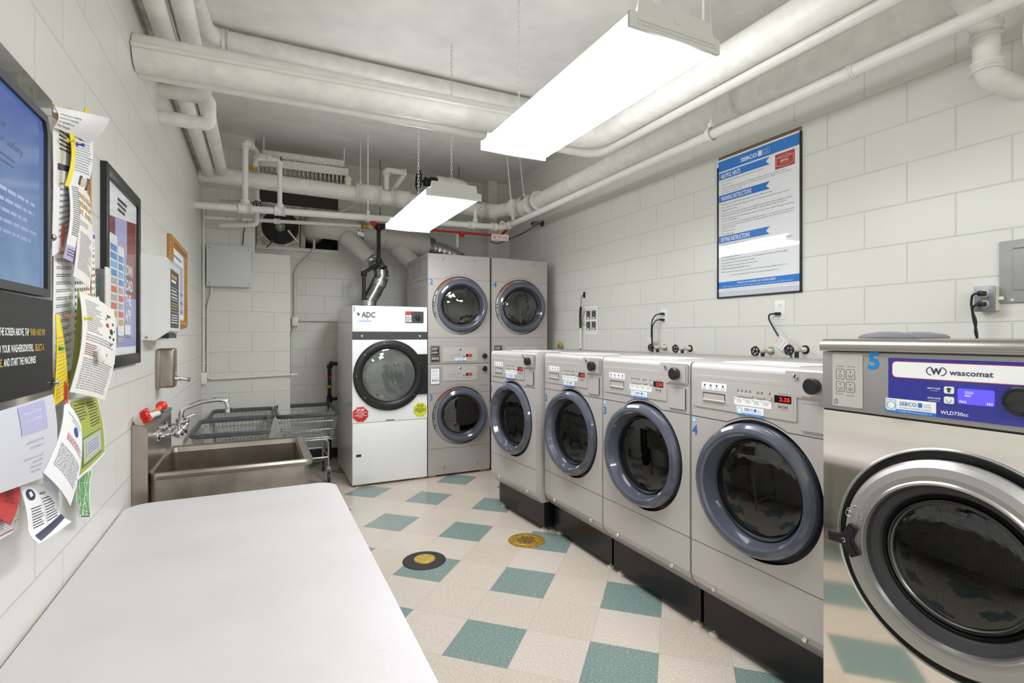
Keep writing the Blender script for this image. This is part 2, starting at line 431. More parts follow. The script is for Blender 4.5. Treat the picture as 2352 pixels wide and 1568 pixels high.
# ------------------------------------------------------------------ the room
LX, RX, BY, FY, CZ = -.5, 3.0, 6.3, -2.4, 3.42
b = MB(); b.box(LX-.02, RX+.02, FY, BY+.02, -.05, 0, 'vinyl_tile'); struct('floor', b)
b = MB(); b.box(LX-.02, RX+.02, FY, BY+.3, CZ, CZ+.06, 'ceiling_paint'); struct('ceiling', b)
b = MB(); b.box(LX-.12, LX, FY, BY+.1, 0, CZ, 'blocks_left'); struct('wall_left', b)
b = MB(); b.box(RX, RX+.12, FY, BY+.1, 0, CZ, 'blocks_right'); struct('wall_right', b)
b = MB()
b.box(LX, -.03, BY, BY+.12, 0, CZ, 'blocks_back'); b.box(.83, RX, BY, BY+.12, 0, CZ, 'blocks_back')
b.box(-.03, .83, BY, BY+.12, 0, 2.37, 'blocks_back'); b.box(-.03, .83, BY, BY+.12, 3.06, CZ, 'blocks_back')
struct('wall_back', b)
b = MB(); b.box(LX-.1, RX+.1, FY-.12, FY, 0, CZ, 'blocks_pier'); struct('wall_front', b)
b = MB(); b.box(LX, .29, 5.86, BY, 0, 2.25, 'blocks_pier'); b.box(LX, -.04, 5.86, BY, 2.25, CZ, 'blocks_pier'); struct('wall_back_left', b)
b = MB(); b.box(2.66, 2.79, 6.12, BY, 0, CZ, 'blocks_pier'); b.box(2.79, RX, 6.2, BY, 0, CZ, 'blocks_pier'); struct('wall_back_corner', b)
b = MB(); b.box(.29, RX, BY-.012, BY, 0, .11, 'black'); struct('baseboard_back', b)

# vent opening in the back wall: dark shaft, sill, frame, exhaust fan
b = MB()
for bx in ((-.03, .83, BY+.5, BY+.52, 2.3, 3.1), (-.05, -.03, BY+.1, BY+.5, 2.3, 3.1), (.83, .85, BY+.1, BY+.5, 2.3, 3.1), (-.03, .83, BY+.1, BY+.5, 2.32, 2.36), (-.03, .83, BY+.1, BY+.5, 3.06, 3.1)): b.box(*bx, 'inner_dark')
b.box(-.03, .83, BY-.03, BY+.0, 2.36, 2.40, 'wrap_paint'); b.box(-.03, .83, BY-.012, BY-.001, 2.80, 2.87, 'dirty_paint'); b.box(.42, .47, BY-.014, BY-.002, 2.40, 2.80, 'dirty_paint')
b.box(-.03, .83, BY+.05, BY+.06, 2.87, 3.06, 'inner_dark')
struct('vent_opening_1', b)
t = thing('exhaust_fan', 'square exhaust fan with round dark wire guard in the back wall opening', 'fan', (.21, BY-.02, 2.615))
b = F(); b.hole_plate(-.235, .2, -.215, .19, 0, 0, .19, .01, 'dirty_paint'); b.box(-.235, .2, -.215, -.2, -.02, .012, 'dirty_paint'); b.build('frame', t)
b = F()
for k in range(13): b.lathe((0, 0, .012), (0, 0, 1), [(.035+k*.0122, 0), (.038+k*.0122, .003), (.041+k*.0122, 0)], 40, 'rail_grey')
for k in range(8): a = k*PI/4+.2; b.cyl((.04*math.cos(a), .04*math.sin(a), .012), (.19*math.cos(a), .19*math.sin(a), .012), .002, 'rail_grey', 6)
b.build('guard', t)
b = F(); b.lathe((0, 0, -.04), (0, 0, 1), [(0, .075), (.05, .075), (.055, .04), (.055, 0)], 12, 'motor', smooth=False); b.cyl((0, 0, .03), (0, 0, .045), .018, 'dirty_paint'); b.build('motor', t)
b = F()
for k in range(5):
    a = k*2*PI/5
    pts = [(math.cos(a+q)*r_, math.sin(a+q)*r_, -.05+z_) for q, r_, z_ in ((0, .05, 0), (.1, .17, -.01), (.75, .17, .04), (.5, .05, .03))]
    b.add(pts, [(0, 1, 2, 3), (3, 2, 1, 0)], 'black')
b.build('blade_set', t)
b = F(); b.tube([(.08, -.03, .02), (.13, -.1, .03), (.19, -.16, .02)], .011, 'plastic_white', 10, .03); b.build('cable', t); b = F(); b.tube([(-.08, -.15, .02), (-.1, -.2, .04), (-.14, -.24, .03)], .007, 'brown', 8, .02); b.build('cable', t)

# ------------------------------------------------------------------ fluorescent fixtures
def fixture(x0, x1, y0, y1, z, label, chains, vis=True):
    cx, cy = (x0+x1)/2, (y0+y1)/2; w = (x1-x0)/2; L = (y1-y0)/2
    t = thing('fluorescent_light', label, 'ceiling light', (cx, cy, z), group=None)
    b = MB(); pr = [(-w+.05, .07), (-w*.55, .097), (w*.55, .097), (w-.05, .07)]
    vs = [(p[0], -L+.006, p[1]) for p in pr]+[(p[0], L-.006, p[1]) for p in pr]
    b.add(vs, [(0, 1, 5, 4), (1, 2, 6, 5), (2, 3, 7, 6)], 'lamp_metal'); b.build('housing', t)
    for sgn in (-1, 1):
        b = MB(); y = sgn*L
        prof = [(-w, 0), (w, 0), (w, .05), (w-.03, .052), (w*.8, .1), (-w*.8, .1), (-w+.03, .052), (-w, .05)]
        b2 = MB(lambda p, y=y, sgn=sgn: Vector((p[0], y+p[2], p[1])))
        b2.prism(prof, -.006, .006, 'lamp_metal')
        for zz in (.014, .026): b2.box(-w*.85, w*.9, zz, zz+.004, sgn*.006, sgn*.009, 'lamp_metal')
        b2.cyl((0, .065, sgn*.006), (0, .065, sgn*.008), .012, 'lamp_metal')
        b2.build('end_plate', t)
    b = MB(); pr = [(-w+.05, .07), (-w+.01, .05), (-w+.006, .02), (-w+.018, .006), (-w*.6, -.001), (0, -.004), (w*.6, -.001), (w-.018, .006), (w-.006, .02), (w-.01, .05), (w-.05, .07)]
    n = len(pr); vs = [(p[0], -L+.01, p[1]) for p in pr]+[(p[0], L-.01, p[1]) for p in pr]
    b.add(vs, [(i, i+1, n+i+1, n+i) for i in range(n-1)], 'diffuser'); b.build('diffuser', t)
    for (dy, dx) in chains:
        b = MB(); zz = .095; top = CZ-z; k = 0; st = .034
        while zz < top-.01:
            hh = min(.02, (top-zz)/2)
            pts = [(math.cos(q)*.007, 0, math.sin(q)*.007+(hh-.004 if math.sin(q) > 0 else -hh+.012)) for q in [PI*2*j/10 for j in range(10)]]
            if k % 2: pts = [(p[1], p[0], p[2]) for p in pts]
            b.tube([(dx+p[0], dy+p[1], zz+st/2+p[2]) for p in pts], .0014, 'lamp_metal', 5, closed=True); zz += st*.8; k += 1
        b.tube([(dx, dy-.03, .09), (dx, dy, .115), (dx, dy+.03, .09)], .002, 'lamp_metal', 6)
        b.build('hanging_chain', t)
    return t
fixture(1.055, 1.45, 1.31, 2.535, 2.395, 'long white fluorescent light hanging nearest the camera', [(-.5, .05), (.55, 0)])
fixture(.992, 1.387, 3.32, 4.53, 2.343, 'smaller-looking white fluorescent light hanging farther back near the dryers', [(-.55, 0), (.2, -.02)])
fixture(.35, .75, -1.6, -.38, 2.395, 'added fluorescent light, unseen behind the camera on the left', [(-.5, 0), (.5, 0)])  # out of view, added to help light the room
fixture(1.4, 1.8, -1.6, -.38, 2.395, 'added fluorescent light, unseen behind the camera on the right', [(-.5, 0), (.5, 0)])  # second unseen fixture, also put in for extra brightness

# ------------------------------------------------------------------ front-load washers 1-4 (local: right, up, out)
def arc_seam(x0, x1, cx, cz, r, z, up=1):
    """straight seam that rises (or dips) over a round door"""
    pts = [(x0, z)]; dz = (z-cz)*up; hw = math.sqrt(max(r*r-dz*dz, 1e-6)); e = .03
    pts.append((cx-hw-e, z)); N = 12; a0 = math.asin(min(1, dz/r))
    for i in range(N+1):
        a = PI-a0-(PI-2*a0)*i/N; pts.append((cx+r*math.cos(a), cz+up*r*math.sin(a)))
    pts += [(cx+hw+e, z), (x1, z)]; return pts
def sebco(b, a, z, w, h, c, small=True):
    b.rect(a, a+w, z, z+h, c, 'paper'); b.rect(a, a+w, z, z+h*.24, c+.0003, 'sebco_blue')
    b.rect(a+w*.02, a+w*.22, z+h*.1, z+h*.92, c+.0004, 'light_blue'); b.rect(a+w*.035, a+w*.205, z+h*.16, z+h*.86, c+.0006, 'paper')
    b.lathe((a+w*.12, z+h*.5, c+.0006), (0, 0, 1), [(h*.24, 0), (h*.27, .0004), (h*.3, 0)], 20, 'ink_soft')
    b.text('SEBCO', a+w*.29, z+h*.55, c+.0006, h*.26, 'num_blue', w=w*.34, bold=.01)
    b.rect(a+w*.66, a+w*.74, z+h*.52, z+h*.84, c+.0006, 'sebco_blue')
    b.text('Laundry', a+w*.77, z+h*.7, c+.0006, h*.09, 'num_blue', w=w*.13, res=1); b.text('Systems', a+w*.77, z+h*.56, c+.0006, h*.09, 'num_blue', w=w*.14, res=1)
    b.text('THE FINEST IN METERED LAUNDRIES', a+w*.29, z+h*.34, c+.0006, h*.08, 'num_blue', w=w*.62, res=1)
    b.text('1-800-SEBCO-88 | www.sebcolaundry.com', a+w*.26, z+h*.07, c+.0006, h*.1, 'paper', w=w*.66, res=1)
def display(b, a0, a1, z0, z1, c, s, font_h=.6):
    b.box(a0, a1, z0, z1, c-.002, c+.001, 'black_gloss'); hh = (z1-z0)*font_h
    b.text(s, a1-.005, (z0+z1)/2-hh/2, c+.0016, hh, 'led', w=(a1-a0)*.62, align='r', bold=.02)
def ring_door(parent, cx, cz, hinge_x, deg, ro, ri, glass_m, bowl=0, ring='ring_blue', c0=.0):
    """round door that stands a little ajar about its hinge"""
    d = thing('door', None, None); d.parent = parent; d.location = abc((hinge_x, cz, .02)); d.rotation_euler = (0, 0, R(deg))
    x = cx-hinge_x
    b = F()
    b.lathe((x, 0, 0), (0, 0, 1), [(ro*.93, -.012), (ro*.975, -.004), (ro, .008), (ro*.997, .024), (ro*.972, .04), (ro*.93, .049), (ri*1.13, .053), (ri*1.095, .052), (ri*1.05, .044), (ri*.985, .012), (ri*.955, -.008)], 72, ring)
    b.build('door_ring', d)
    b = F(); b.lathe((x, 0, 0), (0, 0, 1), [(ro*.95, -.02), (ro*.97, -.012), (ro*.96, -.002)], 72, 'ring_back')
    b.lathe((x, 0, 0), (0, 0, 1), [(ri*.955, -.008), (ri*.90, -.018), (ri*.89, -.03), (ri*.95, -.05), (ro*.9, -.02)], 72, 'black'); b.build('door_liner', d)
    b = F(); b.lathe((x, 0, 0), (0, 0, 1), [(ri*.915*math.sin(q*PI/20), -.017+.012*(math.cos(q*PI/20))) for q in range(11)], 72, glass_m); b.build('glass', d)
    return d
def front_cavity(b, cx, cz, r, depth, m='drum'):
    b.lathe((cx, cz, 0), (0, 0, 1), [(r, .0), (r, -.03), (r*.86, -.07), (r*.93, -.1)], 64, 'rubber')
    b.lathe((cx, cz, 0), (0, 0, 1), [(r*.93, -.1), (r*.98, -.16), (r*.98, -depth), (.05, -depth), (.0001, -depth+.03)], 64, m, smooth=False)
    for k in range(3):
        a = R(30+120*k); p = Vector((cx+r*.9*math.cos(a), cz+r*.9*math.sin(a), 0))
        b.tube([(p.x, p.y, -.15), (p.x-.02*math.cos(a), p.y-.02*math.sin(a), -(.15+depth)/2), (p.x, p.y, -depth+.01)], .03, m, 10, smooth=True)

def washer(num, loc, rz, label, paper_label):
    WW, HT, Z0, D = .688, 1.288, .212, .84
    t = thing('washing_machine', label, 'washing machine', loc, rz, 'grey numbered washing machines in the row')
    cx, cz, ro, ri = .352, .777, .277, .212
    b = F()
    # shell: side, back, top edges rounded
    prof = [(-.012, Z0+.05), (0, Z0+.08), (0, HT-.028), (-.004, HT-.012), (-.014, HT-.002), (-.03, HT), (-D, HT), (-D, Z0), (-.05, Z0), (-.012, Z0+.05)]
    for a, s_ in ((.002, 1), (WW-.002, -1)):
        pts = [(a, z, c) for c, z in prof[:-1]]; b.add(pts, [range(len(pts)) if s_ < 0 else list(range(len(pts)))[::-1]], 'washer_grey')
    vs = [(.002, z, c) for c, z in prof]+[(WW-.002, z, c) for c, z in prof]; n = len(prof)
    b.add(vs, [(i, n+i, n+i+1, i+1) for i in range(n-1) if i != 1], 'washer_grey', True)
    b.hole_plate(.002, WW-.002, Z0+.08, HT-.028, cx, cz, ro*1.035, 0, 'washer_grey', 72)
    b.lathe((cx, cz, 0), (0, 0, 1), [(ro*1.035, 0), (ro*1.03, -.035)], 72, 'black')
    b.hole_plate(cx-.3, cx+.3, cz-.3, cz+.3, cx, cz, .2, -.035, 'dark_grey', 64)
    front_cavity(b, cx, cz, .2, .45)
    b.build('cabinet', t)
    b = F()
    up = arc_seam(.002, WW-.002, cx, cz, ro+.018, 1.036); b.seam(up); b.seam([(x, z+.0016) for x, z in up], 'silver_lip', .0014, .0005)
    b.build('panel_seam', t); b = F()
    b.seam([(.002, .4555), (WW-.002, .4555)]); b.seam([(.002, .457), (WW-.002, .457)], 'silver_lip', .0012)
    b.build('panel_seam', t)
    for x in (.13, .56):
        b = F(); b.lathe((x, Z0+.062, -.006), (0, 0, 1), [(.013, .002), (.011, .006), (0, .007)], 14, 'chrome'); b.build('screw', t)
    # control fascia
    b = F(); c = .004
    b.prism([(.016, 1.228), (.016, 1.095), (.026, 1.084), (.528, 1.084), (.533, 1.089), (.533, 1.222), (.527, 1.231)], -.001, c, 'panel_grey')
    b.seam([(.034, 1.102), (.034, 1.216), (.52, 1.216), (.52, 1.108)], 'washer_grey', .0014, c+.0004)
    b.seam([(.034, 1.102), (.16, 1.1), (.235, 1.112)], 'washer_grey', .0014, c+.0004)
    b.rect(.068, .208, 1.167, 1.2, c+.0006, 'paper')
    for k in range(4):
        b.prism([(x+.086+k*.034, z+1.187) for x, z in circ(0, 0, .005, 10)], c, c+.001, 'navy'); b.lines(.075+k*.034, .1+k*.034, 1.181, 1.169, 3, c+.001, 'ink_soft', seed=k)
    for x0, x1, z0, z1 in ((.262, .341, 1.155, 1.168), (.359, .395, 1.157, 1.168)): b.prism(rrect(x0, x1, z0, z1, .004, 3), c, c+.004, 'panel_grey', smooth=False)
    b.prism(circ(.42, 1.163, .0105, 20), c, c+.005, 'panel_grey')
    for x in (.268, .288, .308, .328, .366, .384, .42): b.prism(circ(x, 1.181, .0022, 8), c, c+.001, 'ink_black'); b.lines(x-.007, x+.007, 1.179, 1.172, 2, c+.0008, 'ink', seed=int(x*999))
    b.rect(.249, .427, 1.118, 1.15, c+.0008, 'paper')
    for k in range(4): b.lines(.262+k*.042, .292+k*.042, 1.145, 1.128, 4, c+.0012, 'ink_soft', seed=k+5); b.add([(.254+k*.042, 1.14, c+.0012), (.259+k*.042, 1.143, c+.0012), (.254+k*.042, 1.146, c+.0012)], [(0, 1, 2)], 'ink')
    sebco(b, .261, 1.078, .132, .037, c+.0014)
    b.text('ENCORE', .457, 1.1285, c+.0008, .009, 'ink', w=.041, bold=.01); b.text('by wascomat', .472, 1.121, c+.0008, .004, 'ink', w=.026, res=1)
    b.text('Fluid Dry Sensing', .458, 1.182, c+.0008, .004, 'ink', w=.044, res=1)
    b.build('control_panel', t)
    b = F(); display(b, .44, .512, 1.1485, 1.177, c, '2.25', .5); b.build('price_display', t)
    b = F(); b.box(.074, .2, 1.12, 1.154, c-.001, c+.0006, 'dark_grey'); b.box(.078, .196, 1.123, 1.149, c, c+.0012, 'washer_grey'); b.box(.074, .2, 1.117, 1.124, c, c+.006, 'panel_grey', .002); b.build('soap_drawer', t)
    b = F()
    b.prism(rrect(.486, .678, 1.176, 1.276, .008), .0, .0035, 'washer_grey', 'black'); b.prism(rrect(.4872, .6768, 1.1772, 1.2748, .008), .0035, .0042, 'washer_grey')
    b.prism(rrect(.55, .666, 1.184, 1.266, .004), .003, .007, 'panel_grey', 'dark_grey')
    b.prism(rrect(.551, .662, 1.056, 1.156, .004), .0, .006, 'washer_grey', 'black'); b.build('coin_plate', t)
    b = F(); b.lathe((.53, 1.256, .004), (0, 0, 1), [(.011, 0), (.011, .006), (.007, .008), (0, .0075)], 20, 'chrome'); b.rect(.5285, .5315, 1.25, 1.262, .0125, 'black'); b.build('lock', t)
    b = F(); b.lathe((.606, 1.226, .006), (0, 0, 1), [(.026, 0), (.026, .012), (.03, .016), (.03, .026), (.026, .03), (0, .031)], 28, 'black'); b.build('knob', t)
    b = F(); b.text(str(num), .007, .95, .0008, .043, 'num_blue', bold=.03)
    b.rect(.004, .03, 1.008, 1.032, .0008, 'light_blue'); b.rect(.009, .025, 1.013, 1.018, .001, 'paper'); b.tube([(.009, 1.02, .001), (.017, 1.027, .001), (.026, 1.02, .001)], .0008, 'paper', 4); b.build('number_sticker', t)
    # latch and warning label inside the door gap
    ring_door(t, cx-.006, cz, .07, 5.0, ro-.004, ri, 'glass_dark')
    b = F()
    for k in range(9):
        a = R(-62+k*5.2); p = (cx+(ro*.88)*math.cos(a), cz+(ro*.88)*math.sin(a)); q = (cx+(ro*.935)*math.cos(a), cz+(ro*.935)*math.sin(a))
        b.tube([(p[0], p[1], -.032), (q[0], q[1], -.032)], .004, 'paper', 4)
    b.build('warning_label', t)
    # plinth and levelling feet
    b = F(); b.box(.006, WW-.006, .035, Z0, -D+.05, -.075, 'plinth_black'); b.build('plinth', t)
    for x in (.045, WW-.045):
        for c_ in (-.1, -D+.1):
            b = F(); b.lathe((x, 0, c_), (0, 1, 0), [(0, .0), (.024, 0), (.024, .008), (.012, .013), (.006, .014), (.006, .04)], 20, 'ivory'); b.build('foot', t)
    return t
UR = (-R(90))
washer(4, (1.83, 1.813, 0), UR, 'grey washing machine numbered 4, next to the big steel washer', '')
washer(3, (1.83, 2.509, 0), UR, 'grey washing machine numbered 3, third along the row', '')
washer(2, (1.83, 3.205, 0), UR, 'grey washing machine numbered 2, second along the row', '')
washer(1, (1.722, 3.905, 0), UR+R(3.6), 'grey washing machine numbered 1, farthest of the row by the dryers', '')
for n_, (x, y, r_, lb) in enumerate(((1.99, 3.62, 4, 'on top of washing machine 1'), (2.02, 2.93, -3, 'on top of washing machine 2'), (1.99, 2.2, 3, 'on top of washing machine 3'), (2.02, 1.5, -6, 'on top of washing machine 4'))):
    b = MB(); b.box(-.11, .11, -.2, .2, 0, .0035, 'paper'); b2 = b
    b.lines(-.1, .1, -.02, -.19, 10, .0037, 'ink_soft', seed=n_)
    b.lines(-.1, .1, .19, .02, 10, .0037, 'ink_soft', seed=n_+9)
    b.build('paper_notice', None, 'white printed notice lying flat '+lb, 'notice', 'notices lying on the washers', loc=(x, y, 1.2885), rz=R(r_))

# ------------------------------------------------------------------ big steel washer 5
def big_washer():
    WW, HT, D = .722, 1.398, .8; t = thing('washing_machine', 'big polished steel washing machine with blue control panel, numbered 5', 'washing machine', (1.685, 1.085, 0), UR)
    cx, cz = .362, .79
    b = F()
    b.hole_plate(0, WW, .16, 1.166, cx, cz, .309, 0, 'steel_mirror', 96)
    for a in (0, WW): b.add([(a, .16, 0), (a, 1.166, 0), (a, 1.166, -D), (a, .16, -D)], [(0, 1, 2, 3)], 'silver')
    b.add([(0, .16, -D), (WW, .16, -D), (WW, 1.36, -D), (0, 1.36, -D)], [(3, 2, 1, 0)], 'silver')
    b.box(0, WW, 1.17, 1.36, -D, -.02, 'silver'); b.box(0, WW, 1.166, 1.17, -D, -.004, 'black')
    b.lathe((cx, cz, 0), (0, 0, 1), [(.309, 0), (.312, .004), (.309, .006), (.305, .002), (.303, -.03)], 96, 'silver_lip')
    b.hole_plate(cx-.33, cx+.33, cz-.33, cz+.33, cx, cz, .19, -.03, 'black', 72)
    b.lathe((cx, cz, 0), (0, 0, 1), [(.19, -.03), (.175, -.06), (.165, -.1), (.2, -.13)], 72, 'rubber')
    b.build('cabinet', t)
    b = F(); b.lathe((cx, cz, 0), (0, 0, 1), [(.2, -.12), (.285, -.16), (.285, -.55), (.06, -.57), (.0001, -.55)], 72, 'drum_holes')
    for k in range(3):
        a = R(75+120*k); b.tube([(cx+.27*math.cos(a), cz+.27*math.sin(a), -.17), (cx+.25*math.cos(a+.1), cz+.25*math.sin(a+.1), -.36), (cx+.27*math.cos(a+.2), cz+.27*math.sin(a+.2), -.55)], .035, 'drum_holes', 12)
    b.build('drum', t)
    b = F(); b.box(0, WW, 0, .16, -D+.05, -.05, 'plinth_black'); b.build('plinth', t)
    b = F(); b2 = MB(lambda p: abc((p[2], p[1], p[0])))
    b2.prism([(.012, 1.362), (.016, 1.372), (.012, 1.388), (.0, 1.397), (-.02, 1.4), (-D, 1.4), (-D, 1.362)], -.004, WW+.004, 'steel_brushed', smooth=True); b2.build('lid', t)
    # slightly bowed control fascia
    b = F(); b.box(-.001, WW+.001, 1.1715, 1.359, -.02, .004, 'silver', .003); b.build('fascia', t)
    b = F(); c = .005; b.prism(rrect(.033, .127, 1.184, 1.352, .004), 0, c, 'panel_grey', 'dark_grey')
    for i, (x, z) in enumerate(((.058, 1.287), (.09, 1.287), (.058, 1.247), (.09, 1.247))):
        b.seam(rrect(x-.013, x+.013, z-.016, z+.016, .004, 2)+[(x+.013, z+.012)], 'ink', .0011, c+.0005)
        b.seam([(x-.007, z), (x-.004, z-.01), (x+.004, z-.01), (x+.007, z)] if i else circ(x, z-.005, .005, 8)+[(x+.005, z-.005)], 'ink', .001, c+.0005)
        b.prism(circ(x, z+.008, .002, 8), c, c+.0006, 'ink')
        if i: b.text('I' if i == 2 else 'II', x, z-.007, c+.0006, .006, 'ink', align='c', res=1)
    for s_, x, z in (('SOFTENER', .058, 1.311), ('MAIN WASH', .092, 1.311), ('PRE WASH', .056, 1.221), ('MAIN WASH', .09, 1.219)): b.text(s_, x, z, c+.0006, .0032, 'ink', align='c', w=.022, res=1)
    b.seam([(.04, 1.203), (.045, 1.206), (.045, 1.193), (.04, 1.19), (.04, 1.203)], 'ink', .001, c+.0005); b.seam([(.05, 1.203), (.045, 1.206), (.045, 1.193), (.05, 1.19), (.05, 1.203)], 'ink', .001, c+.0005)
    b.build('detergent_door', t)
    b = F(); b.text('5', .142, 1.31, .0046, .05, 'num_blue_bright', bold=.035); b.build('number_sticker', t)
    b = F(); c = .006; b.prism(rrect(.2, .69, 1.186, 1.345, .004), .003, c, 'royal')
    b.prism(rrect(.2095, .66, 1.2875, 1.3365, .012), c, c+.0002, 'sign_red'); b.prism(rrect(.2115, .658, 1.2895, 1.3345, .011), c, c+.0004, 'paper'); 
    b.text('wascomat', .351, 1.304, c+.0008, .0145, 'navy', w=.094, bold=.022)
    b.text('W', .321, 1.304, c+.0008, .016, 'navy', align='c', bold=.05)
    for s_ in (-1, 1): b.seam([(.321+s_*(.012+.011*math.sin(q*PI/8)), 1.312-.011*math.cos(q*PI/8)) for q in range(9)], 'navy', .0024, c+.0008)
    b.text('HEAVY SOILED', .331, 1.2625, c+.0006, .004, 'paper', w=.031, align='r', bold=.02, res=1); b.text('EXTRA RINSE', .331, 1.2355, c+.0006, .004, 'paper', w=.03, align='r', bold=.02, res=1)
    b.text('MUY SUCIO', .325, 1.2565, c+.0006, .0028, 'paper', w=.017, align='r', res=1); b.text('ENJUAGUE EXTRA', .33, 1.229, c+.0006, .0028, 'paper', w=.027, align='r', res=1)
    b.text('WLD730cc', .331, 1.1965, c+.0006, .0095, 'paper', w=.062, bold=.012)
    sebco(b, .193, 1.186, .128, .04, c+.0006)
    b.build('control_panel', t)
    for z in (1.263, 1.2355):
        b = F(); b.prism(rrect(.34, .362, z-.0095, z+.0095, .004), c, c+.003, 'plastic_white')
        if z > 1.25: b.prism([(.345, z+.004), (.348, z+.006), (.354, z+.006), (.357, z+.004), (.3555, z+.001), (.354, z+.002), (.354, z-.006), (.348, z-.006), (.348, z+.002), (.3465, z+.001)], c+.003, c+.0034, 'ink')
        else: b.seam([(.345, z+.002), (.348, z-.006), (.354, z-.006), (.357, z+.002)], 'ink', .001, c+.0034)
        b.build('button', t)
    b = F(); b.prism(rrect(.37, .447, 1.229, 1.27, .004), c, c+.0012, 'lcd')
    b.text('COLD', .386, 1.257, c+.0016, .0065, 'lcd_text', w=.018); b.text('FRIO', .386, 1.249, c+.0016, .0055, 'lcd_text', w=.013); b.text('PRICE', .374, 1.232, c+.0016, .006, 'lcd_text', w=.015); b.text('350', .431, 1.232, c+.0016, .006, 'lcd_text', w=.013); b.build('display', t)
    b = F(); b.lathe((.5, 1.249, c), (0, 0, 1), [(.036, 0), (.036, .01), (.033, .016), (.028, .018), (.026, .014), (0, .013)], 40, 'black_gloss'); b.build('dial', t)
    # door
    d = thing('door', None, None); d.parent = t; d.location = abc((cx, cz, .0))
    b = F(); b.lathe((0, 0, 0), (0, 0, 1), [(.27, -.02), (.281, .0), (.281, .014), (.275, .024), (.262, .034), (.24, .038), (.226, .036)], 96, 'silver')
    b.lathe((0, 0, 0), (0, 0, 1), [(.226, .036), (.222, .0395), (.216, .038), (.212, .028)], 96, 'silver_lip'); b.build('door_ring', d)
    b = F(); b.lathe((0, 0, 0), (0, 0, 1), [(.212, .028), (.207, .012), (.19, .002), (.185, -.008)], 96, 'rubber'); b.lathe((0, 0, 0), (0, 0, 1), [(.185, -.008), (.178, -.002), (.172, -.014), (.17, -.006), (.165, -.01)], 96, 'black_gloss')
    b.lathe((0, 0, 0), (0, 0, 1), [(.165, -.01), (.162, -.004), (.159, -.01)], 96, 'silver_lip'); b.build('door_liner', d)
    b = F(); b.lathe((0, 0, 0), (0, 0, 1), [(.16*math.sin(q*PI/24), -.012+.012*math.cos(q*PI/24)) for q in range(13)], 72, 'glass_drum'); b.build('glass', d)
    b = F(); hx, hz = -.256, -.008
    pts = []
    for k in range(3):
        a = R(180+120*k+4); wv = R(90)
        tip = Vector((hx+.052*math.cos(a), hz+.052*math.sin(a))); nx = Vector((-math.sin(a), math.cos(a)))*.013
        pts += [tuple(tip-nx), tuple(tip+nx)]; a2 = a+R(60); pts.append((hx+.017*math.cos(a2), hz+.017*math.sin(a2)))
    b.prism(pts, .045, .06, 'black', smooth=True); b.prism([((p[0]-hx)*.88+hx, (p[1]-hz)*.88+hz) for p in pts], .06, .068, 'black', smooth=True)
    b.cyl((hx, hz, .02), (hx, hz, .05), .016, 'black'); b.seam([(hx-.006, hz+.002), (hx+.002, hz+.006), (hx+.006, hz-.004), (hx, hz-.006)], 'paper', .0014, .0686)
    b.build('handle', d)
    b = F()
    for x, z in ((-.258, .07), (-.228, .07)):
        b.tube([(x+p[0], z+p[1], .0365) for p in rrect(-.009, .009, -.01, .006, .003, 2)], .0009, 'silver_lip', 5, closed=True); b.tube([(x-.006, z+.006, .0365), (x-.006, z+.013, .0365), (x+.004, z+.014, .0365)], .0009, 'silver_lip', 5, .004); b.rect(x-.002, x+.002, z-.005, z+.002, .038, 'silver_lip')
    b.tube([(-.25, .092, .0365), (-.24, .098, .0365), (-.222, .09, .0365)], .001, 'silver_lip', 5, .006); b.build('lock_symbol', d)
big_washer()
for k, (y, x, s_) in enumerate(((1.0, 1.9, 'left'), (1.0, 2.08, 'right'))):
    b = MB(); b.lathe((0, 0, 0), (0, 0, 1), [(.085, 0), (.086, .006), (.075, .014), (.03, .022), (0, .023)], 48, 'grey_lid')
    b.lathe((0, 0, 0), (0, 0, 1), [(.085, 0), (0, .0)], 48, 'grey_lid')
    b.build('bin_lid', None, 'round grey plastic lid on the big steel washer, %s one of the pair' % s_, 'lid', 'round grey lids', loc=(x, y, 1.401))

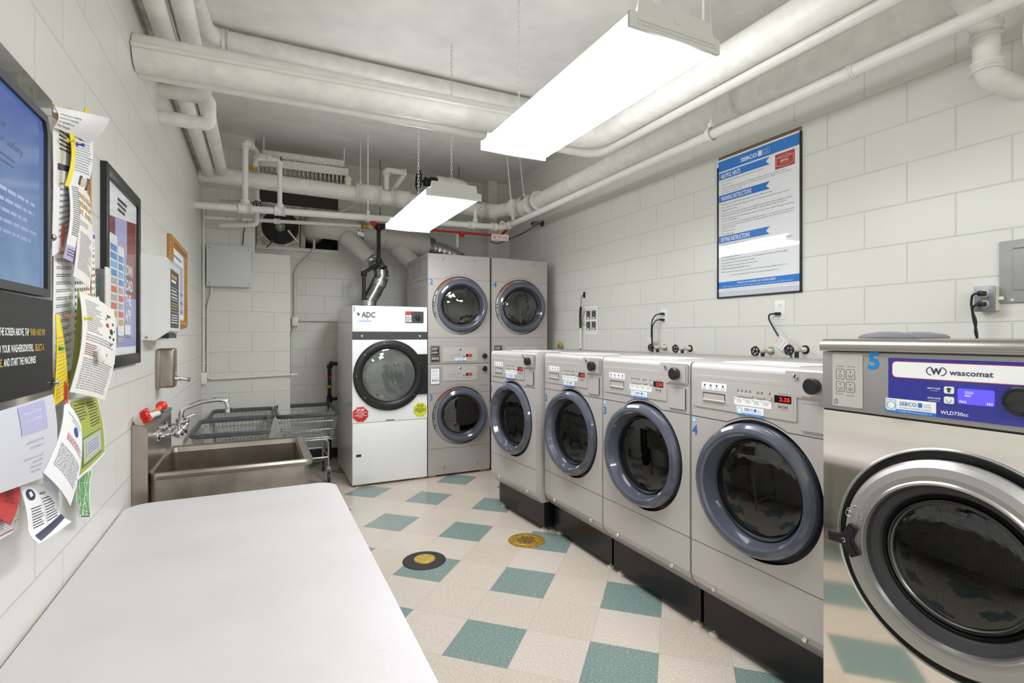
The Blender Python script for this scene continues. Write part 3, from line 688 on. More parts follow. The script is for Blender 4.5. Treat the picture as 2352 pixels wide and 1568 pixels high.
# ------------------------------------------------------------------ white dryer 1
def white_dryer():
    WW, HT, D = .715, 1.692, 1.0; t = thing('tumble_dryer', 'tall white tumble dryer numbered 1 with black round door and red stop sticker', 'dryer', (.775, 4.95, 0))
    b = F(); b.box(0, WW, .0185, HT-.002, -D, -.004, 'enamel_side'); b.build('cabinet', t)
    b = F(); b.box(.0, WW, 1.45, HT, -.006, .003, 'enamel', .002); b.text('ADC', .082, 1.584, .0055, .05, 'logo_grey', w=.128, bold=.035)
    b.prism([(x-.04, z-.012) for x, z in [(.074, 1.64), (.088, 1.634), (.095, 1.648), (.1, 1.633), (.116, 1.631), (.104, 1.622), (.108, 1.607), (.095, 1.616), (.082, 1.607), (.086, 1.622)]], .003, .0058, 'logo_grey')
    sebco(b, .05, 1.545, .125, .028, .0036); b.text('1', .012, 1.635, .0036, .045, 'num_blue', bold=.02)
    b.build('control_panel', t)
    b = F(); b.prism(rrect(.497, .678, 1.535, 1.648, .004), .003, .006, 'dark_grey'); b.rect(.502, .558, 1.618, 1.644, .0065, 'red')
    b.text('FL 06', .504, 1.623, .0068, .016, 'led', w=.05, bold=.03)
    for k in range(3): b.prism(rrect(.502, .556, 1.545+k*.024, 1.563+k*.024, .003, 2), .006, .0075, 'paper'); b.lines(.507, .551, 1.558+k*.024, 1.55+k*.024, 1, .008, 'ink', th=.8, seed=k)
    b.lathe((.62, 1.588, .006), (0, 0, 1), [(.025, 0), (.024, .012), (.02, .018), (0, .02)], 28, 'black')
    for x in (.572, .668):
        for z in (1.545, 1.64): b.lathe((x, z, .006), (0, 0, 1), [(.004, 0), (.003, .002), (0, .0022)], 8, 'chrome')
    b.build('display', t)
    b = F(); b.box(0, WW, 1.376, 1.446, -.004, .004, 'dark_grey'); b.build('band', t)
    for x in (.085, .64): b = F(); b.lathe((x, 1.405, .004), (0, 0, 1), [(.011, 0), (.011, .003), (.006, .006), (0, .006)], 16, 'chrome'); b.build('lock', t)
    cx, cz = .342, 1.035
    b = F(); b.hole_plate(0, WW, .598, 1.372, cx, cz, .29, .002, 'enamel', 64); b.lathe((cx, cz, 0), (0, 0, 1), [(.29, .002), (.27, -.03), (.265, -.1)], 64, 'dark_grey')
    b.lathe((cx, cz, 0), (0, 0, 1), [(.265, -.1), (.32, -.12), (.32, -.7), (.05, -.7), (.0001, -.68)], 64, 'galv', smooth=False)
    for x, z in ((.012, 1.24), (.012, .85), (.70, 1.24), (.70, .61), (.012, .62), (.7, .85)): b.lathe((x, z, .002), (0, 0, 1), [(.004, 0), (.003, .002), (0, .0022)], 8, 'silver')
    b.build('door_panel', t)
    d = thing('door', None, None); d.parent = t; d.location = abc((cx, cz, .004))
    b = F(); b.lathe((0, 0, 0), (0, 0, 1), [(.335, 0), (.336, .012), (.325, .02), (.295, .024), (.275, .022), (.262, .016), (.252, .004), (.25, -.01)], 80, 'black')
    b.prism([(.22, -.195), (.372, -.195), (.372, .195), (.22, .195), (.285, .1), (.29, 0), (.285, -.1)], .002, .016, 'black')
    for a in (20, 100, 140, 180, 222, 320): b.lathe((.308*math.cos(R(a)), .308*math.sin(R(a)), .022), (0, 0, 1), [(.006, 0), (.004, .003), (0, .0035)], 10, 'chrome')
    b.build('door_ring', d)
    b = F(); b.lathe((0, 0, 0), (0, 0, 1), [(.252*math.sin(q*PI/20), .0+.03*math.cos(q*PI/20)) for q in range(11)], 64, 'glass_dryer'); b.build('glass', d)
    b = F(); b.box(0.004, WW-.004, .022, .59, -.004, .001, 'enamel', .001); b.box(.035, .08, .28, .303, .001, .003, 'black'); b.box(.31, .39, .603, .609, .002, .004, 'black'); b.build('lower_panel', t)
    for nm, x, z, r_, m_, tm, tl in (('stop_sticker', .074, .676, .077, 'red', 'paper', ['YOU MUST CLEAN', 'LINT FILTER', 'BEFORE STARTING', 'DRYER']), ('caution_sticker', .645, .685, .072, 'stop_yellow', 'ink', ['DO NOT DRY', 'RUBBER OR PLASTIC', 'ARTICLES, SYNTHETICS', 'NAPALON MUST BE', 'DRIED WITH', 'CARE'])):
        b = F(); b.prism(circ(x, z, r_, 8, 22.5), .002, .0032, m_); b.seam(circ(x, z, r_*.93, 8, 22.5)+[circ(x, z, r_*.93, 8, 22.5)[0]], tm, .0014, .0036)
        b.text('STOP', x, z+r_*.38, .0038, r_*.3, tm, align='c', w=r_*.9, bold=.03)
        for k, s_ in enumerate(tl): b.text(s_, x, z+r_*(.18-.185*k*(4/len(tl) if len(tl) > 4 else 1)), .0038, r_*.115, tm, align='c', fit=r_*1.5, bold=.02, res=1)
        o = b.build(nm, t); o['label'] = 'red octagonal STOP sticker' if m_ == 'red' else 'yellow octagonal STOP sticker'
white_dryer()

# ------------------------------------------------------------------ stacked grey dryers
def dryer(loc, num, upper, label, shown=None):
    WW, HT, D = .672, 1.104, .8; t = thing('tumble_dryer', label, 'dryer', loc, 0, 'grey dryers stacked in two towers')
    cx, cz, ro, ri = .342, .588 if upper else .578, .282, .205
    b = F()
    b.hole_plate(.003, WW-.003, 0, HT-.012, cx, cz, ro*1.06, 0, 'dryer_grey', 72)
    pr = [(0, HT-.012), (-.004, HT-.004), (-.012, HT), (-D, HT)]
    vs = [(.003, z, c) for c, z in pr]+[(WW-.003, z, c) for c, z in pr]; b.add(vs, [(i, 4+i, 5+i, i+1) for i in range(3)], 'dryer_grey', True)
    for a in (.003, WW-.003): b.add([(a, 0, 0), (a, HT-.012, 0), (a, HT-.004, -.004), (a, HT, -.012), (a, HT, -D), (a, 0, -D)], [range(6)], 'dryer_grey')
    b.add([(.003, 0, 0), (WW-.003, 0, 0), (WW-.003, 0, -D), (.003, 0, -D)], [(0, 3, 2, 1)], 'dryer_grey'); b.add([(.003, 0, -D), (WW-.003, 0, -D), (WW-.003, HT, -D), (.003, HT, -D)], [(3, 2, 1, 0)], 'dryer_grey')
    b.lathe((cx, cz, 0), (0, 0, 1), [(ro*1.06, 0), (ro*1.045, -.004), (ro*1.02, -.03)], 72, 'silver'); b.hole_plate(cx-.3, cx+.3, cz-.3, cz+.3, cx, cz, .215, -.03, 'silver', 64)
    b.lathe((cx, cz, 0), (0, 0, 1), [(.215, -.03), (.2, -.09), (.29, -.11), (.29, -.6), (.04, -.6), (.0001, -.58)], 64, 'dark_drum', smooth=False)
    b.build('cabinet', t)
    b = F()
    if upper:
        b.seam(arc_seam(.003, WW-.003, cx, cz, ro+.035, .85)); b.build('panel_seam', t); b = F(); b.seam(arc_seam(.003, WW-.003, cx, cz, ro+.045, .262, -1))
    else:
        b.seam(arc_seam(.003, WW-.003, cx, cz, ro+.035, .81)); b.build('panel_seam', t); b = F(); b.seam(arc_seam(.003, WW-.003, cx, cz, ro+.045, .262, -1))
    b.build('panel_seam', t)
    b = F()                                     # embossed ribs on the left flank
    fx = lambda p: abc((.003-p[2], p[1], -p[0]))
    b = MB(fx)
    if upper:
        for k in range(6): b.seam(rrect(.1+k*.11, .16+k*.11, .1, .78, .02, 3)+[(.16+k*.11, .76)], 'silver_lip', .004, .0012)
        b.seam([(0, .85), (D, .85)], 'black', .003, .0012)
        for k in range(3): b.seam(rrect(.06+k*.25, .25+k*.25, .9, 1.06, .03, 3)+[(.25+k*.25, 1.03)], 'silver_lip', .006, .0012)
    else:
        for k in range(6): b.seam(rrect(.1+k*.11, .16+k*.11, .1, 1.0, .02, 3)+[(.16+k*.11, .98)], 'silver_lip', .004, .0012)
    b.build('side_rib', t)
    for x, z in (((.15, 1.05), (.5, 1.05)) if upper else ((.165, .07), (.53, .075))):
        b = F(); b.lathe((x, z, 0), (0, 0, 1), [(.016, 0), (.013, .005), (.006, .0065), (0, .0065)], 16, 'silver_lip'); b.build('screw', t)
    z0 = .012 if upper else .932
    zc, ztag, zk = ((.02, .165), (.012, .185), .072) if upper else ((.935, 1.082), (.9, 1.07), 1.048)
    b = F(); c = .004; b.prism(rrect(.152, .527, zc[0], zc[1], .006), 0, c, 'panel_grey', 'dark_grey')
    for k in range(4): b.lines(.218+k*.02, .23+k*.02, zc[0]+.068, zc[0]+.055, 3, c+.0005, 'ink', seed=k)
    for k in range(2): b.lines(.31+k*.02, .322+k*.02, zc[0]+.075, zc[0]+.06, 3, c+.0005, 'ink', seed=k+8)
    for k in range(4): b.prism(rrect(.214+k*.02, .232+k*.02, zc[0]+.036, zc[0]+.05, .002, 2), c, c+.002, 'panel_grey', 'silver')
    b.prism(circ(.378, zc[0]+.05, .01, 16), c, c+.004, 'silver_lip'); b.lathe((.338, zc[1]-.022, c), (0, 0, 1), [(.014, 0), (.014, .003), (.009, .005), (0, .005)], 16, 'chrome')
    if upper: sebco(b, .28, zc[0]+.002, .125, .034, c+.0006)
    b.text('ENCORE', .415, zc[0]+.025, c+.0006, .007, 'ink', w=.04, bold=.02, res=1)
    b.build('control_panel', t)
    b = F(); display(b, .402, .468, zc[0]+.045, zc[0]+.072, c, ':054', .6); b.build('display', t)
    b = F(); b.prism(rrect(.022, .128, ztag[0], ztag[1], .004), 0, .003, 'silver_lip'); m_, tm = ('black', 'paper') if upper else ('paper', 'ink_soft')
    b.rect(.03, .12, ztag[0]+.008, ztag[1]-.008, .0034, m_); b.seam([(.034, ztag[0]+.012), (.116, ztag[0]+.012), (.116, ztag[1]-.012), (.034, ztag[1]-.012), (.034, ztag[0]+.012)], tm, .001, .0037)
    b.lines(.04, .11, ztag[1]-.02, ztag[1]-.05, 4, .0037, tm, seed=3); b.lines(.04, .11, ztag[1]-.06, ztag[1]-.085, 3, .0037, tm, seed=4)
    for k in range(4): b.prism(circ(.048+k*.018, ztag[0]+.07, .004, 8), .0034, .0038, tm if upper else 'ink'); b.rect(.044+k*.018, .052+k*.018, ztag[0]+.03, ztag[0]+.055, .0037, tm if upper else 'navy')
    o = b.build('instruction_plate', t); o['label'] = ('black' if upper else 'white')+' instruction plate'
    b = F(); b.prism(rrect(.552, .655, zk-.048, zk+.04, .004), 0, .003, 'dryer_grey', 'dark_grey')
    if not upper: b.prism(rrect(.556, .655, zk-.17, zk-.07, .004), 0, .003, 'dryer_grey', 'dark_grey')
    b.build('coin_plate', t)
    b = F(); b.lathe((.605, zk, .003), (0, 0, 1), [(.024, 0), (.024, .012), (.027, .016), (.027, .022), (.022, .026), (0, .027)], 24, 'black'); b.build('knob', t)
    b = F(); b.text(str(num), .018, .79 if upper else .745, .0008, .055, 'num_blue', bold=.02); b.build('number_sticker', t)
    b = F(); p0 = [(cx+ro*.97*math.cos(R(a)), cz+ro*.97*math.sin(R(a)), -.024) for a in range(150, 206, 5)]; b.tube(p0, .012, 'silver_lip', 6)
    for a in (160, 175, 182, 198): b.lathe((cx+ro*.97*math.cos(R(a)), cz+ro*.97*math.sin(R(a)), -.012), (0, 0, 1), [(.007, 0), (.005, .003), (0, .003)], 10, 'dark_grey')
    b.build('latch_plate', t)
    b = F(); b.tube([(cx+ro*.985*math.cos(R(a)), cz+ro*.985*math.sin(R(a)), -.02) for a in range(105, 146, 5)], .0055, 'orange', 6); o = b.build('warning_strip', t); o['label'] = 'orange warning strip'
    ring_door(t, cx+.018, cz, .6, -11, ro-.012, ri, 'glass_dark')
    if not upper:
        for x in (.05, .6): b = F(); b.box(x-.04, x+.04, -.022, 0, -.12, -.01, 'shim_wood', .002); b.build('wooden_shim', t)
    return t
dryer((1.497, 4.95, 1.13), 2, True, 'grey tumble dryer numbered 2, upper unit of the left tower')
dryer((1.497, 4.95, .0225), 3, False, 'grey tumble dryer numbered 3, lower unit beside the white dryer')
dryer((2.187, 4.95, 1.13), 4, True, 'grey tumble dryer numbered 4, upper unit of the right tower')
dryer((2.187, 4.95, .0225), 5, False, 'grey tumble dryer mostly hidden behind washing machine 1, below dryer 4')
for x in (.86, 1.42):
    b = MB(); b.box(x-.05, x+.05, 4.97, 5.08, 0, .018, 'shim_wood', .002); b.build('wooden_shim', None, 'small wooden shim under the %s corner of the white dryer' % ('left' if x < 1 else 'right'), 'wood shim')

# ------------------------------------------------------------------ pipes under the ceiling (world coordinates)
def pipe(name, label, pts, r, m='pipe_paint', bend=.06, fit=(), cat='pipe', n=20, group=None, fm=None, wob=0):
    """one run of pipe; fit = couplings/tees as parts: (point, direction, radius, half length)"""
    t = thing(name, label, cat, pts[0], group=group); o = Vector(pts[0])
    q = [Vector(p)-o for p in pts]
    b = MB(); b.tube(q, r, m, n, bend); b.build('pipe_run', t)
    for f in fit:
        p, d, rr, L = Vector(f[0])-o, Vector(f[1]).normalized(), f[2], f[3]
        b = MB(); mm = f[4] if len(f) > 4 else (fm or m)
        b.tube([p-d*L, p-d*(L-.012), p-d*(L-.013), p+d*(L-.013), p+d*(L-.012), p+d*L], rr, mm, n, rs=[rr*1.08, rr*1.08, rr, rr, rr*1.08, rr*1.08]); b.build('coupling', t)
    return t
X, Y, Z = (1, 0, 0), (0, 1, 0), (0, 0, 1)
# cross pipes from the left wall, turning to run towards the camera beside the right-hand light
t = pipe('insulated_pipe', 'thick white insulated pipe crossing the ceiling, turning along the near light', [(LX+.003, 2.8, 2.67), (2.0, 2.82, 2.72), (2.0, -.6, 2.72)], .08, 'wrap_paint', .16)
b = MB(); b.tube([(0, -.085, .0), (1.9, -.065, .05)], .012, 'pipe_paint', 8); b.build('pipe_wrap_seam', t)
pipe('water_pipe', 'slim white pipe running just below the thick ceiling pipe', [(LX, 2.9, 2.63), (2.09, 2.93, 2.655), (2.09, -.6, 2.655)], .03, bend=.14)
pipe('insulated_pipe', 'white pipe crossing right under the ceiling behind the thick pipe', [(-.34, 3.4, 3.34), (-.3, 3.86, 3.35), (2.4, 3.86, 3.36)], .055, 'wrap_paint', .12)
pipe('hanger_rod', 'thin white rod clamped over the upper ceiling pipe at left', [(-.2, 3.86, CZ), (-.2, 3.86, 3.36)], .006, fit=[((-.2, 3.86, 3.35), X, .062, .02)], cat='pipe hanger', n=8)
for i, (x, z, r_, nm, lb) in enumerate(((-.475, 2.9, .022, 'conduit', 'small white conduit tight against the left wall above the thick pipe'), (-.415, 2.87, .046, 'insulated_pipe', 'white ceiling pipe nearest the left wall'), (-.362, 2.93, .014, 'conduit', 'thin white conduit between the two ceiling pipes at upper left'), (-.31, 2.89, .046, 'insulated_pipe', 'white ceiling pipe second from the left wall'))):
    pipe(nm, lb, [(x, -.5, z), (x, 5.4, z+.02)], r_, 'wrap_paint' if r_ > .03 else 'dirty_paint')
pipe('conduit', 'thin dark-edged cable running along the left ceiling corner', [(-.488, -.5, 3.0), (-.485, 5.8, 3.0), (-.35, 5.82, 2.99)], .009, 'dirty_paint', n=8)
t = pipe('drain_pipe', 'short white pipe hooked out of the left wall below the thick pipe', [(LX, 3.42, 2.77), (-.26, 3.42, 2.77), (-.26, 3.42, 2.69), (-.26, 3.42, 2.62), (LX, 3.42, 2.62)], .038, 'wrap_paint', .05)
# back run of insulated pipe and its run along the right wall
t = pipe('insulated_pipe', 'fat white insulated pipe along the back that bends and follows the right wall', [(LX+.003, 5.5, 2.9), (2.45, 5.5, 2.85), (2.7, 5.05, 2.86), (2.7, .2, 2.89)], .078, 'wrap_paint', .15,
         fit=[((1.02, 5.5, 2.885), X, .1, .13), ((1.35, 5.5, 2.875), X, .092, .1), ((2.38, 5.48, 2.85), X, .09, .09), ((2.62, 5.2, 2.856), (.4, -.8, 0), .1, .07), ((2.7, 4.95, 2.862), Y, .1, .09), ((2.7, 2.3, 2.885), Y, .088, .06)])
# sprinkler line
t = pipe('sprinkler_pipe', 'white sprinkler pipe along the back wall', [(LX, 5.19, 2.535), (2.43, 5.19, 2.612)], .031, fit=[((-.11, 5.19, 2.545), X, .042, .055), ((.17, 5.19, 2.553), X, .042, .045), ((2.05, 5.19, 2.602), X, .04, .035), ((2.32, 5.19, 2.609), X, .04, .03)])
pipe('sprinkler_pipe', 'white sprinkler pipe running the length of the right wall above the poster', [(2.44, 5.22, 2.612), (2.46, 5.05, 2.62), (2.46, -.4, 2.635)], .0285, bend=.05, fit=[((2.455, 5.08, 2.618), Y, .038, .03), ((2.46, 1.45, 2.63), Y, .031, .012)])
def clamp(p, top, lb, r=.036, ax='y'):
    t = thing('pipe_hanger', lb, 'pipe hanger', p); top = Vector(top)-Vector(p)
    b = MB(); b.tube([(0, 0, .055), top], .0065, 'pipe_paint', 8); b.build('rod', t)
    b = MB()
    d = lambda q: (math.cos(q)*r, 0, math.sin(q)*r) if ax == 'y' else (0, math.cos(q)*r, math.sin(q)*r)
    o = (0, .016, 0) if ax == 'y' else (.016, 0, 0); N = 18; vs = []
    for k in range(N): q = 2*PI*k/N; e = Vector(d(q)); vs += [e-Vector(o), e+Vector(o)]
    for k in range(N): q = 2*PI*k/N; e = Vector(d(q))*1.12; vs += [e-Vector(o), e+Vector(o)]
    fs = []
    for base in (0, 2*N):
        for k in range(N): a = base+2*k; c_ = base+2*((k+1) % N); fs.append((a, c_, c_+1, a+1))
    b.add(vs, fs, 'pipe_paint', True); e = .014
    b.box(-e, e, -e, e, r, r+.03, 'pipe_paint', .003); b.lathe((0, 0, r+.03), (0, 0, 1), [(.012, 0), (.012, .008), (0, .009)], 6, 'pipe_paint'); b.build('clamp', t); return t
clamp((.962, 5.19, 2.572), (.962, 5.19, CZ), 'pipe hanger rod and clamp over the back sprinkler pipe', ax='x')
clamp((2.46, 5.0, 2.62), (2.38, 5.0, CZ), 'long pipe hanger at the back right corner bend of the sprinkler pipe')
clamp((2.46, 2.28, 2.632), (2.46, 2.28, CZ), 'pipe hanger clamp on the sprinkler pipe up and left of the poster')
clamp((.944, 5.5, 2.93), (.944, 5.5, CZ), 'pipe hanger on the fat insulated back pipe', r=.05, ax='x')
clamp((2.66, 5.12, 2.9), (2.6, 5.12, CZ), 'pipe hanger on the fat insulated pipe elbow at back right', r=.06)
for y, lb in ((1.9, 'nearer the camera'), (2.25, 'farther from the camera')):
    pipe('hanger_rod', 'thin white rod to the thick pipe beside the near light, '+lb, [(2.0, y, CZ), (2.0, y, 2.8)], .007, cat='pipe hanger', n=8)
pipe('hanger_rod', 'thin grey rod hanging behind the sprinkler pipe above the duct', [(1.24, 5.95, CZ), (1.24, 5.95, 2.74)], .006, 'galv', cat='pipe hanger', n=8)
pipe('hanger_rod', 'short grey rod above the brass fitting at the back right', [(2.12, 5.75, CZ), (2.12, 5.75, 3.06)], .006, 'galv', cat='pipe hanger', n=8)
# branch lines
pipe('water_pipe', 'small white pipe under the back sprinkler pipe, elbowing down behind the dryers', [(-.47, 5.7, 2.54), (2.08, 5.7, 2.63), (2.08, 5.7, 2.44)], .019, bend=.04, n=12, fit=[((.16, 5.7, 2.562), X, .027, .03), ((2.05, 5.7, 2.62), X, .026, .03), ((-.22, 5.7, 2.549), X, .0195, .07, 'dirty_paint'), ((1.02, 5.7, 2.592), X, .026, .04, 'brass')])
pipe('sprinkler_riser', 'taller white riser pipe with top elbow left of the fan', [(-.113, 5.19, 2.56), (-.113, 5.19, 3.15), (-.03, 5.4, 3.15), (.0, 5.62, 3.12)], .026, bend=.05, fit=[((-.113, 5.19, 2.6), Z, .036, .02), ((-.113, 5.19, 3.1), Z, .034, .02), ((-.08, 5.27, 3.15), (.083, .21, 0), .034, .02)])
pipe('sprinkler_riser', 'shorter white riser pipe with elbow in front of the fan', [(.17, 5.19, 2.56), (.17, 5.19, 3.02), (-.02, 5.25, 3.03), (-.05, 5.35, 2.95)], .021, bend=.04, fit=[((.17, 5.19, 2.6), Z, .03, .018), ((.17, 5.19, 2.98), Z, .028, .015), ((.09, 5.2, 3.027), (-1, .3, 0), .027, .012), ((-.05, 5.33, 2.95), Z, .035, .02, 'brass')])
t = pipe('water_pipe', 'white vertical pipe with a small black wheel valve left of the fan', [(-.02, 5.66, 3.12), (-.02, 5.66, 2.5), (-.35, 5.75, 2.48)], .024, bend=.05, fit=[((-.02, 5.66, 2.72), Z, .032, .03)])
def handwheel(parent, p, ax, r, m='black', n=6, th=.006):
    b = MB(); ax = Vector(ax).normalized(); u = ax.orthogonal().normalized(); w = ax.cross(u); p = Vector(p)
    b.tube([p+(u*math.cos(q)+w*math.sin(q))*r*(1+.06*math.cos(q*n)) for q in [2*PI*k/36 for k in range(36)]], th, m, 7, closed=True)
    for k in range(n): a = 2*PI*k/n; b.tube([p, p+(u*math.cos(a)+w*math.sin(a))*r], th*.75, m, 6)
    b.lathe(p-ax*.008, ax, [(0, .0), (r*.28, 0), (r*.28, .016), (0, .018)], 12, m); return b.build('handwheel', parent)
b = MB(); b.cyl((0, 0, -.44), (0, -.07, -.44), .01, 'wrap_paint'); b.build('valve_stem', t); handwheel(t, (0, -.08, -.44), Y, .034)
t = thing('gate_valve', 'small brass-stemmed white valve up by the taller riser', 'valve', (.0, 5.5, 3.12))
b = MB(); b.tube([(-.05, 0, 0), (.0, 0, 0), (.05, 0, 0), (.1, 0, 0)], .03, 'wrap_paint', 12, rs=[.026, .036, .032, .024]); b.build('body', t)
b = MB(); b.cyl((.1, 0, 0), (.18, 0, .0), .012, 'rust'); b.build('stem', t)
handwheel(t, (.19, 0, 0), X, .03, 'rust', 4)
t = thing('gate_valve', 'big valve with large black handwheel above the far fluorescent light', 'valve', (1.56, 5.5, 3.1))
handwheel(t, (0, 0, 0), X, .1, 'black', 6, .01)
b = MB(); b.tube([(0, 0, 0), (.06, 0, 0), (.061, 0, 0), (.1, 0, 0), (.101, 0, 0), (.13, 0, 0), (.2, 0, 0)], .02, 'black', 16, rs=[.014, .014, .05, .05, .03, .06, .06]); b.build('stem', t)
b = MB(); b.tube([(.2, 0, 0), (.44, 0, .0), (.52, 0, -.02), (.55, 0, -.1), (.55, 0, -.2)], .08, 'wrap_paint', 20, .1, rs=None); b.build('insulated_elbow', t)
t = pipe('vent_pipe', 'white elbow pipe standing on the fat back pipe left of the black handwheel', [(1.21, 5.5, 2.95), (1.21, 5.5, 3.17), (1.42, 5.52, 3.17), (1.3, 5.62, 2.98)], .03, bend=.03, fit=[((1.21, 5.5, 3.13), Z, .04, .02), ((1.4, 5.52, 3.17), X, .04, .02)])
t = thing('brass_fitting', 'brown brass fitting on a white stub at the back right under the ceiling', 'valve', (2.1, 5.75, 3.03))
b = MB(); b.lathe((0, 0, 0), (0, 0, 1), [(0, 0), (.06, 0), (.065, .02), (.05, .035), (0, .04)], 16, 'rust'); b.build('cap', t)
b = MB(); b.tube([(.06, 0, 0), (.16, .05, -.03)], .022, 'brass', 12); b.build('nipple', t)
pipe('insulated_pipe', 'short white wrapped pipe entering the back right corner', [(2.1, 5.85, 2.97), (2.98, 6.0, 3.0)], .06, 'wrap_paint', fit=[((2.4, 5.9, 2.98), X, .066, .01)])
t = thing('relief_cap', 'cream domed cap on top of the fat back pipe', 'pipe cap', (.82, 5.5, 2.97))
b = MB(); b.lathe((0, 0, 0), (0, 0, 1), [(.032, -.02), (.032, .03), (.04, .03), (.038, .05), (.025, .075), (0, .08)], 18, 'ivory'); b.build('dome', t)
# finned heater hung from the ceiling
t = thing('finned_heater', 'white finned-tube heater hanging under the ceiling above the fan', 'heater', (.42, 5.78, 3.16), R(-2))
b = MB(); b.box(-.4, .4, -.06, .06, .03, .12, 'wrap_paint', .02); b.build('casing', t)
b = MB(); b.box(-.43, .43, -.13, -.122, -.07, .01, 'pipe_paint', .003); b.build('front_rail', t)
b = MB()
for k in range(20): x = -.39+k*.041; b.box(x, x+.012, -.11, .1, -.12, .035, 'dirty_paint')
b.build('fin_set', t, kind='stuff')
for x in (-.38, .4): b = MB(); b.cyl((x, 0, .1), (x, 0, CZ-3.16), .008, 'wrap_paint', 8); b.build('hanger_rod', t)

# exhaust duct
t = thing('exhaust_duct', 'big white round duct from the wall opening to the dryers', 'duct', (0, 0, 0))
b = MB(); b.tube([(.56, 6.5, 2.62), (.56, 6.03, 2.62), (.9, 5.98, 2.59), (1.02, 5.98, 2.575), (1.06, 5.98, 2.57), (1.8, 5.98, 2.46)], .13, 'duct_paint', 32, .16, rs=None); b.build('main_duct', t)
b = MB(); b.tube([(.98, 5.98, 2.58), (1.05, 5.98, 2.57)], .134, 'foil', 32); b.build('foil_band', t)
for xx in (1.3, .82): 
    b = MB(); z_ = 2.57-(xx-1.06)*.149; b.tube([(xx-.008, 5.98, z_+.002), (xx+.008, 5.98, z_)], .134, 'dirty_paint' if xx > 1 else 'duct_paint', 32); b.build('joint_band', t)
b = MB(); b.tube([(1.8, 5.98, 2.46), (1.86, 5.98, 2.452)], .134, 'galv', 32); b.build('metal_collar', t)
b = MB(); pts = []; rs = []
for k in range(25):
    q = k/24; pts.append((1.86+.36*q, 5.98-.02*q, 2.452-.09*q*q-.02*q)); rs.append((.098-.02*q)*(1.04 if k % 4 else .95))
b.tube(pts, .1, 'foil', 24, rs=rs); b.tube([(2.2, 5.95, 2.36), (2.25, 5.9, 2.3), (2.25, 5.88, 2.235)], .075, 'galv', 20, .05); b.build('flexible_duct', t)
b = MB(); b.tube([(.88, 5.93, 2.5), (1.0, 5.82, 2.36), (1.1, 5.72, 2.24)], .095, 'duct_paint', 24, rs=[.1, .088, .078]); b.build('branch_duct', t)
b = MB(); pts = [(1.1, 5.72, 2.24), (1.14, 5.68, 2.19), (1.185, 5.65, 2.12), (1.19, 5.65, 2.05), (1.15, 5.65, 1.96), (1.11, 5.65, 1.88), (1.06, 5.65, 1.79), (1.045, 5.65, 1.692)]
for p0, p1 in zip(pts, pts[1:]): b.tube([p0, p1], .078, 'galv', 24)
for p0, p1 in zip(pts, pts[1:]): d = (Vector(p1)-Vector(p0)).normalized(); b.tube([Vector(p1)-d*.006, Vector(p1)+d*.006], .082, 'galv', 24)
b.tube([(1.075, 5.7, 2.27), (1.115, 5.715, 2.22)], .084, 'foil', 24); b.tube([(1.17, 5.65, 2.01), (1.15, 5.65, 1.95)], .084, 'foil', 24); b.tube([(1.055, 5.65, 1.78), (1.05, 5.65, 1.73)], .083, 'foil', 24)
b.build('dryer_vent', t)
b = MB(); b.tube([(1.44, 5.98, 2.44), (1.62, 5.9, 2.25), (1.75, 5.88, 2.0)], .095, 'duct_paint', 24, .05); b.build('branch_duct', t)
# gas pipe
t = pipe('gas_pipe', 'black iron gas pipe dropping in front of the duct to the white dryer', [(1.14, 5.55, 2.6), (1.14, 5.55, 2.18), (1.0, 5.62, 2.08), (1.0, 5.62, 1.93), (1.0, 5.62, 1.69)], .02, 'iron', .02, n=14, fit=[((1.14, 5.55, 2.56), Z, .03, .03), ((1.14, 5.55, 2.575), X, .03, .06), ((1.14, 5.55, 2.19), Z, .029, .025), ((1.0, 5.62, 2.07), Z, .029, .025)])
t = pipe('gas_pipe', 'dark iron gas pipe on the back wall left of the white dryer', [(.95, 6.2, 1.09), (.72, 6.2, 1.09), (.72, 6.2, .6), (.72, 6.2, .0)], .02, 'iron', .03, n=14, fit=[((.74, 6.2, 1.09), X, .028, .02), ((.72, 6.2, 1.06), Z, .028, .02), ((.72, 6.2, .69), Z, .03, .035)])
b = MB(); b.tube([(-.23, 0, -.4), (0, 0, -.4)], .018, 'iron', 12); b.build('branch', t)
b = MB(); b.tube([(-.23, -.035, -.17), (-.21, -.045, -.11)], .008, 'red', 8); o = b.build('valve_handle', t); o['label'] = 'red valve handle'
b = MB(); b.box(-.27, -.2, -.045, -.04, -.27, -.24, 'brass', .003); o = b.build('tag', t); o['label'] = 'small yellow tag'
# fire line behind
t = pipe('fire_pipe', 'thin red fire pipe behind the white sprinkler pipe at the back right', [(1.5, 5.42, 2.56), (2.5, 5.42, 2.565), (2.5, 5.24, 2.6)], .014, 'sign_red', n=10, bend=.02)
t = thing('test_valve_sign', 'small white and red INSP. TEST VALVE sign hanging under the corner sprinkler pipe', 'sign', (2.4, 5.2, 2.5), R(-12))
b = F(); b.prism(rrect(-.095, .095, -.034, .034, .008), -.001, .001, 'paper'); b.rect(-.088, .088, .019, .024, .0014, 'sign_red'); b.rect(-.088, .088, -.024, -.019, .0014, 'sign_red'); b.text('INSP. TEST VALVE', 0, -.012, .0016, .024, 'sign_red', align='c', w=.165, bold=.03); b.build('plate', t)
b = F(); b.box(-.005, .01, .03, .085, -.001, .001, 'gold'); b.build('tie', t)
t = thing('pressure_gauge', 'round pressure gauge with pale dial above the corner sprinkler pipe', 'gauge', (2.5, 5.36, 2.69), R(-25))
b = F(); b.lathe((0, 0, 0), (0, 0, 1), [(0, -.02), (.045, -.02), (.047, .008), (.04, .01)], 24, 'black'); b.build('case', t)
